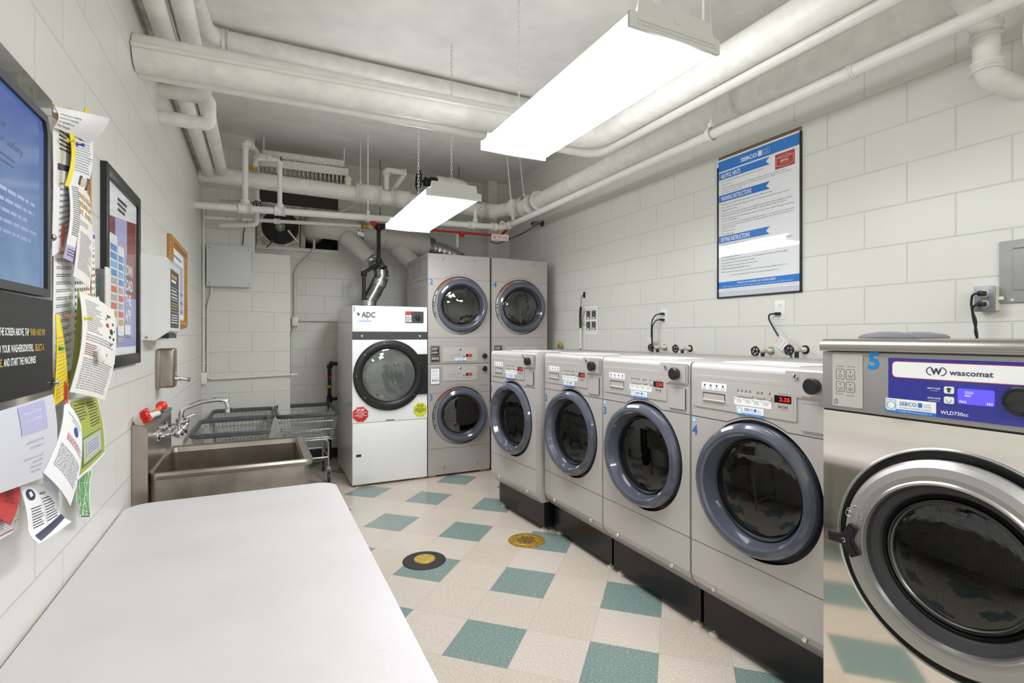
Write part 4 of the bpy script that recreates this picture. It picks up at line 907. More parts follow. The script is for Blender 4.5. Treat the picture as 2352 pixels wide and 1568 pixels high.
b = F(); b.prism(circ(0, 0, .04, 24), .006, .008, 'panel_grey'); b.seam([(-.02, -.005), (.005, .002)], 'ink_black', .003, .009); b.build('dial', t)
for x, y, z in ((1.02, 5.22, 2.52), (2.03, 5.42, 2.53)):
    t = thing('test_valve', 'red %s' % ('handle tap under the back sprinkler pipe by the gas pipe tee' if x < 2 else 'fitting under the back sprinkler pipe near the small sign'), 'valve', (x, y, z))
    b = MB(); b.lathe((0, 0, 0), (0, 0, -1), [(0, -.03), (.03, -.025), (.034, -.01), (.022, .01), (.012, .02)], 14, 'red'); b.build('body', t)
    b = MB(); b.tube([(0, 0, -.02), (0, 0, -.055)], .009, 'brass', 8); b.build('nozzle', t)
t = pipe('water_pipe', 'short white stub with a chrome valve rising from the back sprinkler pipe', [(2.1, 5.19, 2.61), (2.1, 5.19, 2.78)], .02, n=12, fit=[((2.1, 5.19, 2.65), Z, .028, .018)])
handwheel(t, (.05, -.06, .15), Y, .03, 'chrome', 5)
# pipes in the upper right corner
pipe('insulated_pipe', 'white pipe dropping and elbowing into the right wall in the upper right corner', [(2.3, 1.1, 2.86), (2.62, 1.1, 2.82), (2.79, 1.09, 2.76), (2.8, 1.09, 2.52), (RX, 1.05, 2.49)], .047, 'wrap_paint', .06, fit=[((2.795, 1.09, 2.71), Z, .054, .03), ((2.8, 1.09, 2.56), Z, .054, .02)])
pipe('insulated_pipe', 'second white elbow pipe at the very right edge under the ceiling', [(2.55, .93, 2.9), (2.82, .93, 2.8), (2.82, .93, 2.58), (RX, .92, 2.52)], .05, 'wrap_paint', .06)

# ------------------------------------------------------------------ conduits and boxes at the back left
t = thing('junction_box', 'pale grey square electrical box high on the back left wall', 'electrical box', (-.265, 5.86, 1.895))
b = F(); b.box(-.19, .19, 0, .395, 0, .075, 'panel_white', .004); b.build('body', t)
b = F(); b.box(-.195, .195, -.003, .4, .075, .083, 'panel_white', .003); b.build('cover', t)
for x in (-.17, .17):
    for z in (.03, .37): b = F(); b.lathe((x, z, .083), (0, 0, 1), [(.006, 0), (.004, .002), (0, .002)], 10, 'plate_grey'); b.build('screw', t)
t = pipe('conduit', 'white conduit snaking down from the pale electrical box and along the left pier', [(-.42, 5.84, 1.9), (-.42, 5.84, 1.82), (-.455, 5.84, 1.7), (-.455, 5.84, 1.0), (-.42, 5.84, .985), (.3, 5.84, 1.005), (.36, 5.84, 1.005)], .0115, bend=.05, n=10, fit=[((-.455, 5.84, 1.35), Z, .016, .012), ((.33, 5.84, 1.005), X, .018, .03)])
t = pipe('conduit', 'straight white conduit down the back left corner to an outlet box', [(-.484, 5.8, 2.66), (-.484, 5.8, 1.06)], .0125, n=10, fit=[((-.484, 5.8, 2.3), Z, .017, .012), ((-.484, 5.8, 1.6), Z, .017, .012), ((-.484, 5.8, 1.15), Z, .017, .012)])
t = thing('wall_outlet', 'white surface outlet box at the foot of the left corner conduit', 'outlet', (LX, 5.78, 1.0), R(90))
b = F(); b.box(-.035, .035, -.055, .055, 0, .045, 'plastic_white', .004); b.build('box', t)
b = F()
for z in (.024, -.024): b.prism(circ(0, z, .016, 18), .045, .0465, 'plastic_white'); b.rect(-.008, -.005, z-.003, z+.006, .047, 'dark_grey'); b.rect(.005, .008, z-.003, z+.006, .047, 'dark_grey')
b.build('sockets', t)
pipe('conduit', 'white conduit curving down the back wall beside the left pier', [(.56, 6.24, 2.75), (.56, 6.24, 2.36), (.36, 6.26, 2.16), (.36, 6.26, 1.62), (.36, 6.26, 1.5), (.325, 6.26, 1.42), (.325, 6.26, 1.01)], .014, bend=.08, n=10, fit=[((.36, 6.26, 1.95), Z, .019, .012)])
t = thing('junction_box', 'little white junction box on the back wall conduit, left one', 'electrical box', (.36, 6.24, 1.57)); b = F(); b.box(-.032, .032, -.05, .05, -.03, .03, 'plastic_white', .003); b.build('box', t)
t = thing('junction_box', 'little white junction box on the back wall beside the white dryer', 'electrical box', (.86, 6.24, 1.57)); b = F(); b.box(-.03, .03, -.06, .05, -.03, .03, 'plastic_white', .003); b.build('box', t)
pipe('conduit', 'level white conduit joining the two small junction boxes', [(.39, 6.26, 1.585), (.83, 6.26, 1.585)], .011, n=10)
b = MB(); b.tube([(-.35, 5.8, 2.74), (-.02, 5.83, 2.76), (.1, 5.95, 2.8), (.3, 6.1, 2.8), (.5, 6.2, 2.74), (.57, 6.22, 2.5)], .008, 'dirty_paint', 8, .1); b.build('cable', None, 'grey cable drooping across the vent opening', 'cable')
b = MB(); b.tube([(.5, 6.2, 2.72), (.7, 6.15, 2.74), (.95, 5.9, 2.86)], .013, 'wrap_paint', 8, .1); b.build('cable', None, 'thick pale cable rising right from the vent opening', 'cable')
b = MB(); b.tube([(-.15, 5.84, 2.32), (-.14, 5.83, 2.45), (-.11, 5.82, 2.56)], .005, 'black_matte', 6); b.build('cable', None, 'short black cable above the pale electrical box', 'cable')

# ------------------------------------------------------------------ right wall items (local: right, up, out)
def rw(name, label, cat, y, z, group=None, x=RX): return thing(name, label, cat, (x, y, z), UR, group)
t = rw('framed_poster', 'tall laundry instructions poster with blue banners in a thin black frame', 'poster', 2.708, 1.68)
PW, PH = .645, 1.02
b = F()
for bx in ((0, .008, 0, .945), (PW-.008, PW, 0, .99), (0, PW, 0, .009)): b.box(bx[0], bx[1], bx[2], bx[3], 0, .018, 'black', .002)
b.build('frame', t)
b = F(); b.box(.004, PW-.004, .004, PH, .001, .006, 'brown'); b.box(.006, PW-.006, .006, PH-.022, .006, .008, 'paper_shade'); b.build('backing', t)
b = F(); c = .0095; b.rect(.008, PW-.012, .045, PH-.025, c-.001, 'paper')
b.rect(.008, PW-.008, .91, .985, c, 'sebco_blue'); b.rect(.008, PW-.008, .068, .115, c, 'sebco_blue')
b.text('SEBCO', .2, .93, c+.0005, .026, 'paper', w=.13, bold=.03); b.rect(.337, .367, .927, .962, c+.0005, 'paper'); b.seam([(.367, .927), (.425, .927), (.425, .962), (.367, .962)], 'paper', .0015, c+.0005)
b.text('Laundry', .372, .948, c+.0005, .008, 'paper', w=.04, res=1); b.text('Systems', .372, .934, c+.0005, .008, 'paper', w=.042, res=1)
b.prism(rrect(.465, .6, .80, .895, .002, 2), c-.001, c+.0005, 'sign_red'); b.seam([(.473, .82), (.532, .81), (.592, .82), (.592, .87), (.532, .882), (.473, .87), (.473, .82)], 'paper', .002, c+.001); b.text('MAYTAG', .532, .838, c+.001, .013, 'paper', align='c', w=.05, bold=.02); b.seam(rrect(.503, .56, .83, .857, .003, 2), 'paper', .001, c+.001); b.text('Commercial Laundry', .532, .864, c+.001, .009, 'paper', align='c', w=.09, res=1)
for z, s_ in ((.85, 'HELPFUL HINTS'), (.69, 'WASHING INSTRUCTIONS'), (.395, 'DRYING INSTRUCTIONS')):
    b.ngon([(.012, z, c), (.425, z, c), (.397, z+.024, c), (.425, z+.05, c), (.012, z+.05, c)], 'sebco_blue'); b.text(s_, .03, z+.009, c+.0005, .031, 'paper', w=.0128*len(s_), bold=.02)
body = [(.83, 'For best results, ALWAYS read instructions on machines.'), (.807, 'Check pockets!'), (.784, 'CAUTION: Follow instructions for washing and drying on garments. Laundry that is'), (.768, 'overdried or washed in water that is too hot may shrink, melt or change colors. DO NOT'), (.752, 'dry rubber or plastic items.'),
 (.667, 'Separate colors, whites and permanent press into different loads.'), (.644, 'Please refer to the specific display prompts or instructions affixed to each machine.'), (.622, 'DETERGENT INSTRUCTIONS'), (.6, 'For top load washer, mix detergents and additives in the water before laundry is added.'), (.584, 'Dilute liquid bleach and add after washer fills or add dry bleach with detergent.'), (.561, 'For front load washer, use HE detergent OR use 1/4 cap of any regular detergent that does'), (.546, 'not have the HE symbol.'), (.525, 'Do not overload washer: Fill machine loosely with clothes - no more than 3/4 of the tub\'s'), (.51, 'capacity. An overloaded machine will not clean properly or spin effectively and will not'), (.495, 'rinse out detergent.'), (.474, 'Do not dye laundry.'), (.453, 'Do not wash rugs.'),
 (.375, 'Clean lint filter before each use.'), (.353, 'Do not mix synthetic and natural fibers in the dryer; always follow garment care labels.'), (.331, 'Do not overload your machine; laundry must be able to move freely.'), (.309, 'IMPORTANT: Please ensure you select the correct temperature and/or fabric setting.'), (.288, 'FOR WRINKLE-FREE GARMENTS'), (.267, 'Place only ONE washer load in the dryer. Overloading dryers cannot dry thoroughly.'), (.246, 'Dry synthetics at a low temperature setting.'), (.225, 'Remove laundry promptly at the end of the cycle.'), (.203, 'ATTENTION: RESTARTING DRYER MID-CYCLE'), (.181, 'After opening the dryer door, you must reselect cycle setting. Tightly close door.')]
for z, s_ in body: b.text(s_, .035, z, c, .0085, 'ink', w=.0063*len(s_), res=1)
b.text('For Service, call (800) SEBCO-88 or visit www.sebcolaundry.com', .3, .155, c, .0085, 'ink', align='c', w=.38, res=1)
b.text('WE VALUE OUR CUSTOMERS, AND THE ENVIRONMENT!', .32, .094, c+.0005, .012, 'paper', align='c', w=.3, bold=.02, res=1)
b.text('SEBCO supplies the most energy-efficient equipment available today, including new high-efficient washers.', .32, .077, c+.0005, .008, 'paper', align='c', w=.54, res=1)
b.text('This establishment is maintained by the proprietor for your convenience. For service call 1-800-732-2688', .32, .055, c, .005, 'ink_soft', align='c', w=.58, res=1)
b.build('poster_sheet', t)
b = F(); b.rect(.006, PW-.006, .007, .98, .0115, 'glass_clear'); b.build('glass', t)

t = rw('breaker_panel', 'grey metal electrical panel on the right wall at the photo edge', 'electrical panel', 1.12, 1.557)
b = F(); b.box(0, .38, 0, .275, 0, .012, 'box_grey', .002); b.build('cover', t)
b = F(); b.box(.05, .33, .055, .235, .012, .016, 'box_grey', .001); b.seam([(.05, .238), (.33, .238)], 'dark_grey', .002, .0165); b.build('door', t)
b = F(); b.lathe((.045, .012, .012), (0, 0, 1), [(.005, 0), (0, .002)], 8, 'paper'); b.build('screw', t)
t = rw('outlet_box', 'metal outlet box on the right wall with two black plugs and cords', 'outlet', 1.155, 1.577)
b = F(); b.box(-.036, .036, -.054, .054, 0, .05, 'ivory', .003); b.build('box', t)
b = F(); b.box(-.038, .038, -.057, .057, .05, .056, 'plate_grey', .002); b.build('cover_plate', t)
for z in (.024, -.024): b = F(); b.prism(circ(.0, z, .017, 20), .056, .058, 'ivory'); b.build('socket', t)
t = rw('power_cord', 'pair of twisted black cords dropping behind the big steel washer', 'cord', 1.17, 1.577)
for k, z in enumerate((.024, -.024)):
    b = F(); b.box(-.0, .026, z-.011, z+.011, .058, .09, 'black', .005); b.build('plug', t)
    b = F(); b.tube([(.012, z, .088), (.002, z, .1), (-.012, z-.006-.01*k, .098), (-.02+.006*k, z-.04, .09), (-.012+.01*k, -.1, .085), (-.002-.008*k, -.15, .08), (-.004+.008*k, -.2, .075), (.0, -.6, .05)], .0048, 'black', 8, .02); b.build('cable', t)
b = MB(); b.tube([(2.975, 1.13, 1.577), (2.975, 1.1, 1.577)], .009, 'plastic_white', 10); b.build('conduit', None, 'stub of white conduit between the outlet box and grey panel', 'pipe')

def outlet(y, z, label):
    t = rw('wall_outlet', label, 'outlet', y, z)
    b = F(); b.box(-.037, .037, -.06, .06, 0, .004, 'plastic_white', .0015); b.build('cover_plate', t)
    for zz in (.026, -.026):
        b = F(); b.prism(rrect(-.015, .015, zz-.014, zz+.014, .008), .004, .0055, 'plastic_white'); b.rect(-.007, -.005, zz, zz+.008, .006, 'ink_black'); b.rect(.005, .007, zz, zz+.008, .006, 'ink_black'); b.prism(circ(0, zz-.006, .0022, 8), .0055, .006, 'ink_black'); b.build('socket', t)
    return t
outlet(2.215, 1.577, 'white wall outlet below the poster with one black plug in it')
outlet(3.268, 1.565, 'white wall outlet left of the poster with two black plugs in it')
def cord(label, y, z, paths, plugs, tagp=None, mt='black'):
    t = rw('power_cord', label, 'cord', y, z)
    for p, q in zip(paths, plugs):
        b = F(); b.box(q[0]-.018, q[0]+.012, q[1]-.01, q[1]+.01, .006, .036, mt, .005); b.build('plug', t)
        b = F(); b.tube(p, .0052, mt, 10, .03); b.build('cable', t)
    if tagp:
        b = F(); u = MB(lambda p: abc(Vector(tagp)+Vector((p[0]*math.cos(tr)-p[1]*math.sin(tr), p[0]*math.sin(tr)+p[1]*math.cos(tr), p[2])))); tr = tagp_r
        u.box(-.075, 0, -.035, .035, -.0006, .0006, 'paper'); u.rect(-.07, -.066, -.034, .034, .001, 'orange'); u.rect(-.016, -.012, -.034, .034, .001, 'orange'); u.lines(-.062, -.02, .03, -.03, 12, .001, 'ink_soft'); u.rect(-.072, -.001, -.034, .034, -.001, 'paper'); u.build('care_tag', t)
    return t
tagp_r = R(-40)
cord('black power cord from the outlet under the poster with a white tag', 2.215, 1.577, [[(-.015, -.026, .03), (-.05, -.026, .04), (-.052, -.06, .04), (.02, -.17, .045), (.085, -.25, .05), (.14, -.33, .06), (.15, -.42, .06)]], [(0, -.026)], (.075, -.235, .058))
tagp_r = R(4)
cord('pair of black power cords curving down from the left wall outlet with a white tag', 3.268, 1.565, [[(-.01, .026, .03), (-.05, .02, .05), (-.085, -.03, .06), (-.09, -.15, .06), (-.075, -.4, .06)], [(-.01, -.02, .03), (-.045, -.025, .05), (-.078, -.07, .06), (-.078, -.2, .06), (-.06, -.4, .06)]], [(0, .026), (0, -.022)], (-.085, -.2, .065))
for i, (y, z) in enumerate(((3.26, 1.315), (2.985, 1.312), (2.28, 1.312), (2.045, 1.325))):
    t = rw('water_valve', ['leftmost water tap with black star handle on the right wall', 'second water tap from the left with black star handle', 'third water tap from the left with black star handle, under the poster', 'rightmost water tap with black star handle, by the tagged cord'][i], 'valve', y, z, 'water taps behind the washers')
    b = F(); b.tube([(0, 0, 0), (0, 0, .03), (0, 0, .031), (0, 0, .06), (0, 0, .061), (0, 0, .1), (0, 0, .12)], .014, 'ivory', 14, rs=[.016, .016, .012, .012, .016, .013, .009]); b.build('body', t)
    b = F(); b.cyl((0, 0, .115), (0, 0, .15), .006, 'brass', 10); b.build('stem', t)
    handwheel(t, abc((0, 0, .15)), abc((0, 0, 1)), .027, 'black', 5, .0055)
    b = F(); b.tube([(0, 0, .08), (0, -.03, .08), (0, -.5, .08)], .012, 'rubber', 10, .01); b.build('hose', t)
    b = F(); b.lathe((0, 0, 0), (0, 0, 1), [(.028, .001), (.026, .004), (.014, .005)], 18, 'black' if i in (1, 3) else 'chrome'); b.build('escutcheon', t)
t = rw('instruction_sheet', 'white sheet with four small washer photos taped to the right wall', 'paper sign', 4.42, 1.425)
b = F(); b.box(0, .215, 0, .28, .001, .002, 'paper'); b.lines(.03, .19, .262, .254, 1, .0024, 'ink'); b.lines(.02, .2, .03, .02, 1, .0024, 'ink_soft')
for i, x in enumerate((.02, .115)):
    for j, z in enumerate((.04, .15)):
        b.rect(x, x+.08, z, z+.092, .0024, 'ink_soft'); b.rect(x+.004, x+.076, z+.004, z+.088, .0026, 'silver'); b.lathe((x+.04, z+.052, .0027), (0, 0, 1), [(.014, 0), (.02, .0004), (.026, 0)], 16, 'ink_black'); b.rect(x+.02, x+.055, z+.006, z+.03, .003, 'paper_warm'); b.rect(x+.03, x+.05, z+.02, z+.036, .0032, 'sign_red' if (i+j) % 2 else 'ink')
b.build('sheet', t)
t = rw('reacher_tool', 'long black and white reaching stick hanging on a wall hook beside the photo sheet', 'tool', 4.46, 1.3)
b = F(); b.tube([(0, -.02, .03), (0, .3, .03)], .008, 'plastic_white', 10); b.build('shaft', t)
b = F(); b.tube([(0, .19, .03), (0, .33, .032)], .012, 'black', 10); b.tube([(0, .31, .032), (.03, .36, .05), (.05, .4, .06), (.06, .38, .065)], .012, 'black', 10, .02); b.tube([(.0, .26, .03), (.04, .24, .05), (.05, .26, .055)], .006, 'black', 8, .02); b.build('grip', t)
b = F(); b.tube([(0, .33, .03), (0, .52, .02), (.01, .53, .01), (.012, .52, .002)], .003, 'black', 8, .01); b.box(.02, .045, .5, .56, .0, .012, 'ink_black', .002); b.build('hook', t)
b = F(); b.box(-.006, .006, -.04, .0, .024, .036, 'black', .002); b.build('tip', t)
t = rw('brass_valve', 'little brass valve poking up at the right wall beside the dryer tower', 'valve', 4.86, 1.3)
b = F(); b.box(-.03, .03, -.03, .02, .02, .05, 'brass', .006); b.cyl((0, .0, .035), (0, .05, .035), .01, 'brass'); b.build('body', t)
t = rw('security_camera', 'small dark security camera high on the right wall near the back', 'camera', 5.3, 2.73)
b = F(); b.cyl((0, 0, 0), (0, 0, .012), .035, 'dark_grey'); b.tube([(0, 0, .01), (-.01, 0, .05)], .01, 'dark_grey', 8); b.build('mount', t)
b = F(); b.tube([(-.02, .01, .04), (-.02, -.005, .13)], .024, 'motor', 14); b.cyl((-.02, -.005, .13), (-.02, -.006, .134), .016, 'black_gloss'); b.build('body', t)
b = MB(); b.tube([(2.93, 5.3, 2.72), (2.8, 5.4, 2.62), (2.72, 5.7, 2.58), (2.68, 5.9, 2.56), (2.6, 5.95, 2.6)], .005, 'black_matte', 6, .08); b.tube([(2.68, 5.9, 2.56), (2.76, 5.85, 2.54), (2.7, 5.88, 2.52), (2.7, 5.88, 2.44)], .003, 'wire', 6, .03)
b.build('cable', None, 'thin dark wire from the security camera into the back right corner', 'cable')

# ------------------------------------------------------------------ floor fittings
t = thing('floor_cleanout', 'round black floor plate with a brass plug in the middle of the floor', 'floor cover', (.93, 3.15, 0))
b = MB(); b.lathe((0, 0, 0), (0, 0, 1), [(.135, .001), (.134, .003), (0, .0032)], 48, 'black_matte'); b.build('rim', t)
b = MB(); b.lathe((.005, .01, 0), (0, 0, 1), [(.068, .003), (.066, .009), (.06, .011), (0, .0112)], 32, 'brass_floor'); b.build('plug', t)
t = thing('floor_drain', 'round worn brass floor drain with slotted grate by the washer feet', 'floor drain', (1.655, 3.15, 0))
b = MB(); b.lathe((0, 0, 0), (0, 0, 1), [(.128, .001), (.125, .003), (.09, .0035), (.085, .006), (.078, .004)], 48, 'brass_worn'); b.lathe((0, 0, 0), (0, 0, 1), [(.078, .004), (0, .0035)], 40, 'brass_worn'); b.build('rim', t)
b = MB()
for i in range(-4, 5):
    for j in (-1, 0, 1):
        x, y = i*.0145, j*.036+(.004 if i % 2 else -.004)
        if x*x+y*y < .063**2: b.box(x-.0038, x+.0038, y-.015, y+.015, .0036, .0052, 'inner_dark')
b.build('grate', t, rz=R(-44))

# ------------------------------------------------------------------ folding table along the left wall
t = thing('folding_table', 'long off-white folding table with rounded corners against the left wall', 'table', (-.085, 1.42, 0))
b = MB(); out = rrect(-.41, .415, -1.22, 1.215, .085, 10); b.prism(out, .664, .6995, 'table_top', smooth=True)
top = [(x*.994, y*.998) for x, y in out]; n = len(out)
b.add([(x, y, .6995) for x, y in out]+[(x, y, .705) for x, y in top], [(i, (i+1) % n, n+(i+1) % n, n+i) for i in range(n)], 'table_top', True); b.ngon([(x, y, .705) for x, y in top], 'table_top'); b.build('tabletop', t)
for y in (-.95, .95):
    for x in (-.3, .3): b = MB(); b.tube([(x, y, .664), (x, y, .02)], .014, 'silver', 12); b.lathe((x, y, 0), (0, 0, 1), [(0, 0), (.018, 0), (.018, .03), (.014, .03)], 12, 'rubber'); b.build('leg', t)
    b = MB(); b.tube([(-.3, y, .12), (.3, y, .12)], .011, 'silver', 10); b.build('stretcher', t)

# ------------------------------------------------------------------ stainless sink (world coordinates)
SX0, SX1, SY0, SY1, SZ = -.44, .245, 2.745, 3.415, .80
t = thing('utility_sink', 'deep stainless steel sink with high backsplash beyond the table', 'sink', (0, 0, 0))
b = MB(); w = .028
def loop(x0, x1, y0, y1, z, r=.03): return [(x, y, z) for x, y in rrect(x0, x1, y0, y1, r, 5)]
Ls = [loop(SX0, SX1-.02, SY0+.02, SY1-.02, .45, .03), loop(SX0, SX1-.02, SY0+.02, SY1-.02, SZ-.035, .03), loop(SX0, SX1-.004, SY0+.004, SY1-.004, SZ-.03, .035), loop(SX0, SX1, SY0, SY1, SZ-.014, .04), loop(SX0, SX1-.004, SY0+.004, SY1-.004, SZ-.002, .038), loop(SX0, SX1-.014, SY0+.014, SY1-.014, SZ, .034), loop(SX0+.01, SX1-.042, SY0+.042, SY1-.042, SZ-.006, .025), loop(SX0+.012, SX1-.05, SY0+.05, SY1-.05, SZ-.03, .025), loop(SX0+.02, SX1-.055, SY0+.055, SY1-.055, SZ-.30, .04), loop(SX0+.06, SX1-.1, SY0+.1, SY1-.1, SZ-.325, .05)]
n = len(Ls[0])
for i in range(len(Ls)-1): b.add(Ls[i]+Ls[i+1], [(k, (k+1) % n, n+(k+1) % n, n+k) for k in range(n)], 'steel_old' if i in (0, 1) else 'steel', True)
b.ngon(Ls[-1], 'steel'); b.ngon(Ls[0][::-1], 'steel_old'); b.build('basin', t)
b = MB(lambda p: Vector((p[0], p[2], p[1]))); b.prism([(LX+.002, .62), (SX0, .62), (SX0, .98), (SX0-.004, 1.0), (SX0-.02, 1.012), (LX+.008, 1.02), (LX+.002, 1.02)], SY0-.005, SY1, 'steel', smooth=False); b.build('backsplash', t)
b = MB(); b.lathe((-.1, 3.08, SZ-.323), (0, 0, 1), [(.045, 0), (.04, .002), (0, .0)], 20, 'chrome'); b.build('drain', t)
for x in (-.38, .17):
    for y in (SY0+.06, SY1-.06): b = MB(); b.cyl((x, y, .45), (x, y, 0.0), .02, 'steel', 14); b.build('leg', t)
t = thing('faucet', 'chrome wall-mounted faucet with long curved swing spout over the sink', 'faucet', (SX0, 3.085, .935))
for y in (-.105, .105):
    b = MB(); b.lathe((0, y, 0), (1, 0, 0), [(.033, .001), (.032, .008), (.02, .014), (.014, .016), (.014, .03), (.02, .032), (.02, .052), (.014, .055), (.013, .075)], 24, 'chrome'); b.build('escutcheon', t)
b = MB(); b.tube([(.075, -.105, 0), (.085, -.05, 0), (.085, .05, 0), (.075, .105, 0)], .019, 'chrome', 16, .03); b.ball((.085, 0, .0), .032, 'chrome'); b.lathe((.085, 0, .0), (0, 0, 1), [(.02, .0), (.02, .035), (.024, .04), (.024, .055), (.015, .06)], 20, 'chrome'); b.build('body', t)
for y in (-.105, .105):
    b = MB(); b.ball((.085, y, .002), .025, 'chrome'); b.tube([(.085, y, .01), (.09, y, .045), (.13, y+(.01 if y > 0 else -.01), .06)], .008, 'chrome', 10, .01); b.build('handle', t)
b = MB(); b.tube([(.085, 0, .05), (.085, 0, .1), (.17, 0, .137), (.25, 0, .145), (.288, 0, .135), (.296, 0, .085)], .0125, 'chrome', 16, .035); b.lathe((.296, 0, .098), (0, 0, -1), [(.0135, 0), (.0165, .002), (.0165, .024), (.012, .026)], 18, 'chrome'); b.build('spout', t)
# brushes on the backsplash ledge
t = thing('dish_brush', 'red bristled white brush lying on the near end of the sink backsplash', 'brush', (-.468, 2.79, 1.022), R(82))
b = MB(); b.tube([(-.02, 0, .02), (.05, 0, .018), (.14, 0, .016), (.2, 0, .014)], .012, 'plastic_white', 12, rs=[.03, .022, .012, .013]); b.build('handle', t)
b = MB(); rnd = random.Random(2)
for k in range(150):
    a = rnd.uniform(0, 2*PI); r_ = math.sqrt(rnd.random())*.032; p = Vector((-.03+r_*math.cos(a)*.8, -.01+r_*math.sin(a)*.3, .028+r_*math.sin(a)*.9)); d = Vector((-.25+rnd.uniform(-.2, .2), -.75, .35+rnd.uniform(-.2, .2)))*.034
    b.tube([p, p+d], .0018, 'brush_red', 4)
b.build('bristles', t, kind='stuff')
t = thing('dish_brush', 'brush with round red handle end and grey-green pad behind the bristled brush', 'brush', (-.465, 3.02, 1.02), R(80))
b = MB(); b.tube([(-.05, 0, .012), (.06, 0, .02), (.1, .0, .03)], .011, 'coral', 12, .02); b.ball((.115, 0, .034), .026, 'brush_red', 18); b.build('handle', t)
b = MB(); b.box(.1, .2, -.022, .02, 0.0, .018, 'teal', .006); b.build('pad', t)

# ------------------------------------------------------------------ laundry carts
def cart(loc, label, W_, L_, mr):
    """wire basket cart; origin on the floor under the basket centre; W_ along x, L_ along y"""
    t = thing('laundry_cart', label, 'laundry cart', loc, 0, 'wire laundry carts at the back left')
    zt, zb = .68, .43; hw, hl = W_/2, L_/2; bw, bl = hw-.05, hl-.06
    pt = [(x, y, zt) for x, y in rrect(-hw, hw, -hl, hl, .05, 5)]
    b = MB(); b.tube(pt, .0125, mr, 10, closed=True); b.tube([(x, y, zt-.014) for x, y, _ in pt], .012, mr, 10, closed=True); b.build('bumper_rail', t)
    b = MB()
    def side(u, z): f = (zt-z)/(zt-zb); return u*(1-f)
    for z in (.61, .53, .45):
        f = (zt-z)/(zt-zb); b.tube([(x, y, z) for x, y in rrect(-hw+.05*f, hw-.05*f, -hl+.06*f, hl-.06*f, .04, 4)], .0035, 'wire', 6, closed=True)
    N = 15
    for k in range(N):
        u = -1+2*(k+.5)/N
        for s_ in (-1, 1):
            b.tube([(u*(hw-.03), s_*hl, zt-.01), (u*(bw-.01), s_*bl, zb)], .0024, 'wire', 5)
            b.tube([(s_*hw, u*(hl-.03), zt-.01), (s_*bw, u*(bl-.01), zb)], .0024, 'wire', 5)
        b.tube([(u*(bw-.01), -bl, zb), (u*(bw-.01), bl, zb)], .0024, 'wire', 5)
    for k in range(9): y = -bl+2*bl*k/8; b.tube([(-bw, y, zb-.003), (bw, y, zb-.003)], .0024, 'wire', 5)
    b.tube([(x, y, zb) for x, y in rrect(-bw, bw, -bl, bl, .02, 3)], .004, 'wire', 6, closed=True)
    b.build('basket', t)
    b = MB()
    for s_ in (-1, 1):
        b.tube([(-bw+.03, s_*(bl-.08), .15), (-bw+.03, s_*(bl-.08), zb-.016), (bw-.03, s_*(bl-.08), zb-.016), (bw-.03, s_*(bl-.08), .15)], .011, 'wire', 10, .05)
        b.tube([(s_*(bw-.03), -(bl-.08), .24), (s_*(bw-.03), bl-.08, .24)], .009, 'wire', 8); b.tube([(-(bw-.03), s_*(bl-.08), .24), (bw-.03, s_*(bl-.08), .24)], .009, 'wire', 8)
    b.build('frame', t)
    for sx in (-1, 1):
        for sy in (-1, 1):
            x, y = sx*(bw-.03), sy*(bl-.08)
            c = MB(); c.box(x-.017, x+.017, y-.045, y-.02+.03, .125, .15, 'silver', .003)
            c.box(x-.018, x-.015, y-.05, y-.005, .05, .135, 'silver'); c.box(x+.015, x+.018, y-.05, y-.005, .05, .135, 'silver'); w_ = c.build('caster', t)
            c = MB(); c.lathe((x-.012, y-.035, .0505), (1, 0, 0), [(.0, 0), (.012, 0), (.038, .002), (.04, .004), (.04, .02), (.038, .022), (.012, .024), (0, .024)], 24, 'wheel_grey'); c.lathe((x-.012, y-.035, .0505), (1, 0, 0), [(.04, 0), (.05, .003), (.05, .021), (.04, .024)], 24, 'rubber'); c.build('wheel', w_)
    return t
cart((.415, 5.5, 0), 'wire laundry cart with dark rail standing right of the pier beside the white dryer', .53, .76, 'dark_grey')
cart((-.19, 4.78, 0), 'wire laundry cart with worn grey rail just beyond the sink', .52, .76, 'rail_grey')
cart((-.14, 5.5, 0), 'wire laundry cart with worn grey rail in the back left corner behind another cart', .52, .6, 'rail_grey')
t = thing('mesh_bin', 'black perforated bin between the sink and the nearer grey cart', 'bin', (-.36, 3.9, 0))
b = MB(); b.lathe((0, 0, 0), (0, 0, 1), [(.0, .002), (.1, .002), (.13, .66), (.135, .665), (.125, .66), (.095, .01)], 32, 'rubber'); b.build('bucket', t)

# ------------------------------------------------------------------ left wall: kiosk, frames, dispensers (local: right = +Y, up, out = +X)
UL = R(90)
def lw(name, label, cat, y, z, group=None): return thing(name, label, cat, (LX, y, z), UL, group)
t = lw('payment_kiosk', 'black wall-mounted laundry payment screen with instruction panel below', 'screen', .85, 0)
b = F(); b.box(0, .721, 1.285, 1.965, 0, .062, 'black_gloss', .003); b.build('housing', t)
for x, z in ((.708, 1.935), (.706, 1.64), (.706, 1.3), (.02, 1.935), (.02, 1.3)): b = F(); b.lathe((x, z, .066 if z > 1.5 else .0705), (0, 0, 1), [(.0085, 0), (.0085, .003), (.004, .0065), (0, .007)], 16, 'chrome'); b.build('screw', t)
b = F()
o_ = [(.04, 1.498), (.672, 1.498), (.672, 1.875), (.655, 1.905), (.04, 1.905)]; i_ = [(.055, 1.515), (.655, 1.515), (.655, 1.865), (.645, 1.888), (.055, 1.888)]; n = 5
b.add([(x, z, .072) for x, z in o_]+[(x, z, .072) for x, z in i_], [(k, (k+1) % n, n+(k+1) % n, n+k) for k in range(n)], 'dark_grey')
b.add([(x, z, .06) for x, z in o_]+[(x, z, .072) for x, z in o_], [(k, (k+1) % n, n+(k+1) % n, n+k) for k in range(n)], 'dark_grey')
